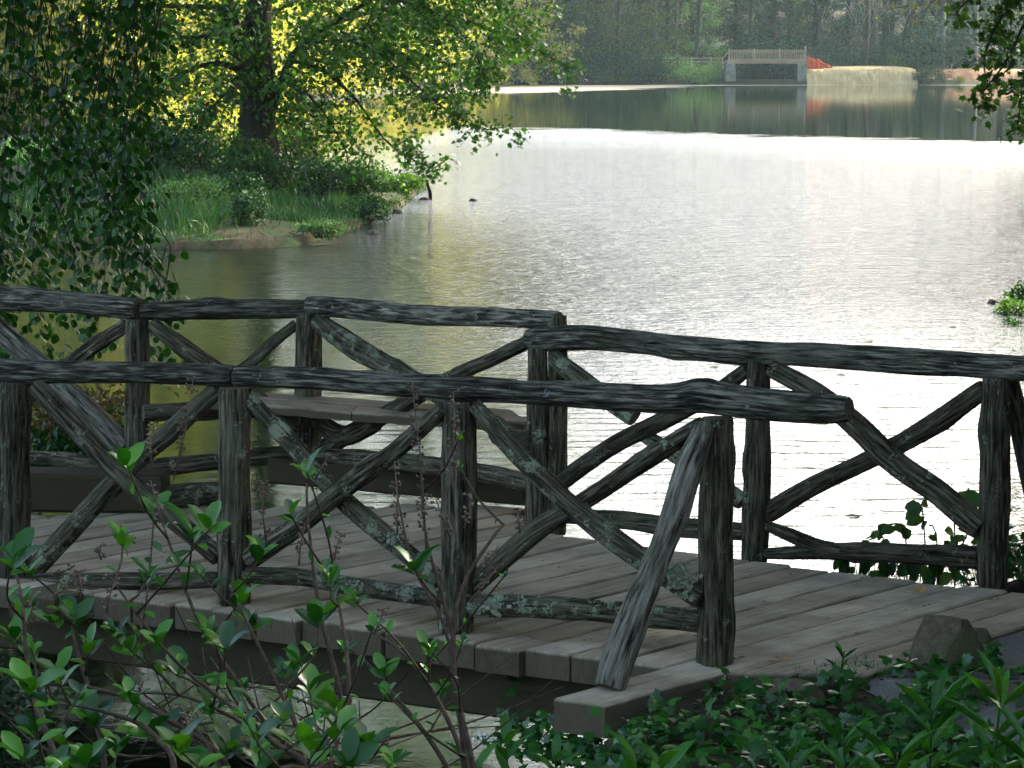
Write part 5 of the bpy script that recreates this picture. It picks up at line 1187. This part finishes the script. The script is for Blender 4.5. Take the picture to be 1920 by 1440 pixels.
for x, y, Y, rad, n, lf, mt, lab in (
    (462, 395, 50.5, (.36, .4, .40), 1900, .07, 'shrub', 'dark upright bushy clump at the water edge left of the bare soil'),
    (600, 430, 49.6, (.55, .4, .16), 1200, .07, 'green', 'low green cushion plant spilling over the front edge of the point'),
    (655, 345, 60, (1.0, .8, .5), 2000, .10, 'shrub', 'rounded shrub on the point under the lowest maple bough'),
    (740, 345, 64, (.7, .7, .35), 1300, .09, 'green', 'sunlit low shrub near the tip of the point'),
    (500, 320, 58.5, (.9, .5, .55), 2000, .09, 'shrub', 'dark shrub hiding the foot of the maple trunk'),
    (690, 395, 55, (.6, .5, .3), 1300, .07, 'shrub', 'low dark shrub leaning over the water along the right side of the point'),
    (420, 380, 55, (.9, .6, .35), 1500, .08, 'shrub', 'low shrub behind the dark upright clump'),
    (400, 300, 61, (1.4, 1, .65), 2800, .11, 'shrub', 'wide shrub left of the maple trunk'),
    (300, 330, 58, (1.3, 1, .7), 2500, .11, 'shrub', 'shrub behind the weeping curtain on the point'),
    (550, 285, 61, (.9, .8, .75), 2300, .10, 'green', 'tall fresh shrub just right of the maple trunk'),
    (595, 330, 58, (.7, .7, .5), 1500, .09, 'shrub', 'shrub in front of the tall fresh one right of the trunk'),
    (455, 300, 59.2, (.6, .5, .5), 1300, .10, 'green', 'light green sapling bush at the foot of the maple'),
    (360, 400, 52, (.9, .7, .4), 1600, .08, 'green', 'low weeds at the shore left of the dark upright clump'),
    (200, 360, 56, (1.6, 1, .8), 2200, .12, 'shrub', 'broad shrub at the far left of the point')):
    p = at(x, y, Y); p.z = max(p.z, hp1(p.x, p.y)+rad[2]*.7); blob_shrub('point_shrub', p, rad, n, lf, M[mt], lab, 'shrubs on the point', aspect=.55)
# thin bare saplings
for i, st in enumerate(([(590, 390), (578, 340), (565, 300), (556, 270)], [(612, 400), (620, 340), (622, 300)])):
    V, F = [], []; c_ = catmull([pt3(x, y, 55, 2.2-.4*k_) for k_, (x, y) in enumerate(st)], .2); tube(c_, 5, V, F)
    for q in c_[3::2]:
        e_ = q[:3]+rdir(1, .8)[0]*.5; tube([(*q[:3], .008), (*e_, .003)], 3, V, F)
    tag(mk('bare_sapling', V, F, M['bark_grey']), ['pale leaning bare sapling on the point', 'shorter upright bare sapling on the point'][i], 'sapling')
# snag, stones
V, F = [], []; p = G(806, 373, 0); z = Vector((0, 0, 1))
tube(catmull([(p.x, p.y, -.3, .05), (p.x+.01, p.y, .1, .045), (p.x-.03, p.y, .28, .035), (p.x-.07, p.y, .42, .02)], .05), 7, V, F, .3, 2)
tag(mk('stick', V, F, M['bark']), 'short dark stick poking out of the lake off the point', 'stick')
rock('rock', G(796, 373, 0.02), (.14, .1, .06), 3.3, M['rockd'], 'small dark stone in the water beside the stick')
rock('rock', G(887, 377, 0.0), (.13, .1, .08), 6.4, M['rockd'], 'lone dark stone out in the open lake')
rock('rock', G(1862, 566, .02), (.09, .08, .05), 1.4, M['rockd'], 'dark stone at the tip of the right bank')
for x, y, sz_, s_ in ((700, 437, .16, 7.7), (745, 398, .13, 9.2)):
    rock('rock', G(x, y, .02), (sz_, sz_*.6, .09), s_, M['rockd'], {480: 'flat mud grey stone at the front edge of the point', 545: 'flat stone right of it below the green cushion plant', 700: 'dark shore stone right of the cushion plant', 745: 'dark shore stone below the tip of the point'}[x])
# right bank vegetation
for x, y, Y, rad, n, lf, mt, lab in ((1898, 580, 36.6, (.26, .4, .19), 900, .05, 'green', 'bright leafed plant on the right bank spit'), (1925, 562, 38.0, (.36, .5, .28), 900, .06, 'shrub', 'dark shrub at the right edge beyond the railing'), (1908, 606, 35.2, (.2, .3, .14), 500, .04, 'grass', 'grassy clump on the near side of the right bank spit')):
    blob_shrub('bank_plant', at(x, y, Y), rad, n, lf, M[mt], lab, None, cat='plant')
# floating leaves
for i, (x, y) in enumerate(((1328, 688), (1566, 703), (1250, 915), (1586, 967), (1570, 862), (1620, 640), (1777, 613))):
    p = G(x, y, .006); o = leaves('floating_leaf', [tuple(p)], [(1, .2, 0)], [(0, .1, 1)], .12, .08, T_OV, M['shrub'], None)
    tag(o, 'small dark leaf floating on the bright water behind the bridge', 'leaf', 'leaves floating behind the bridge')

# ------------------------------------------------------------------ haze
m = bpy.data.materials.new('haze_air'); m.use_nodes = True; nt = m.node_tree; nt.nodes.clear()
out = nt.nodes.new('ShaderNodeOutputMaterial'); pv = nt.nodes.new('ShaderNodeVolumePrincipled')
pv.inputs['Color'].default_value = (.62, .90, 1.0, 1); pv.inputs['Density'].default_value = .00008; pv.inputs['Anisotropy'].default_value = .35
nt.links.new(pv.outputs[0], out.inputs['Volume'])
HX, HY0, HY1, HZ0, HZ1 = 162, -22, 402, -3, 52
V = [(x, y, z) for z in (HZ0, HZ1) for y in (HY0, HY1) for x in (-HX, HX)]
tag(mk('haze', V, [(0, 2, 3, 1), (4, 5, 7, 6), (0, 1, 5, 4), (1, 3, 7, 5), (3, 2, 6, 7), (2, 0, 4, 6)], m, smooth=False), 'thin blue haze over the lake', 'haze', kind='stuff')
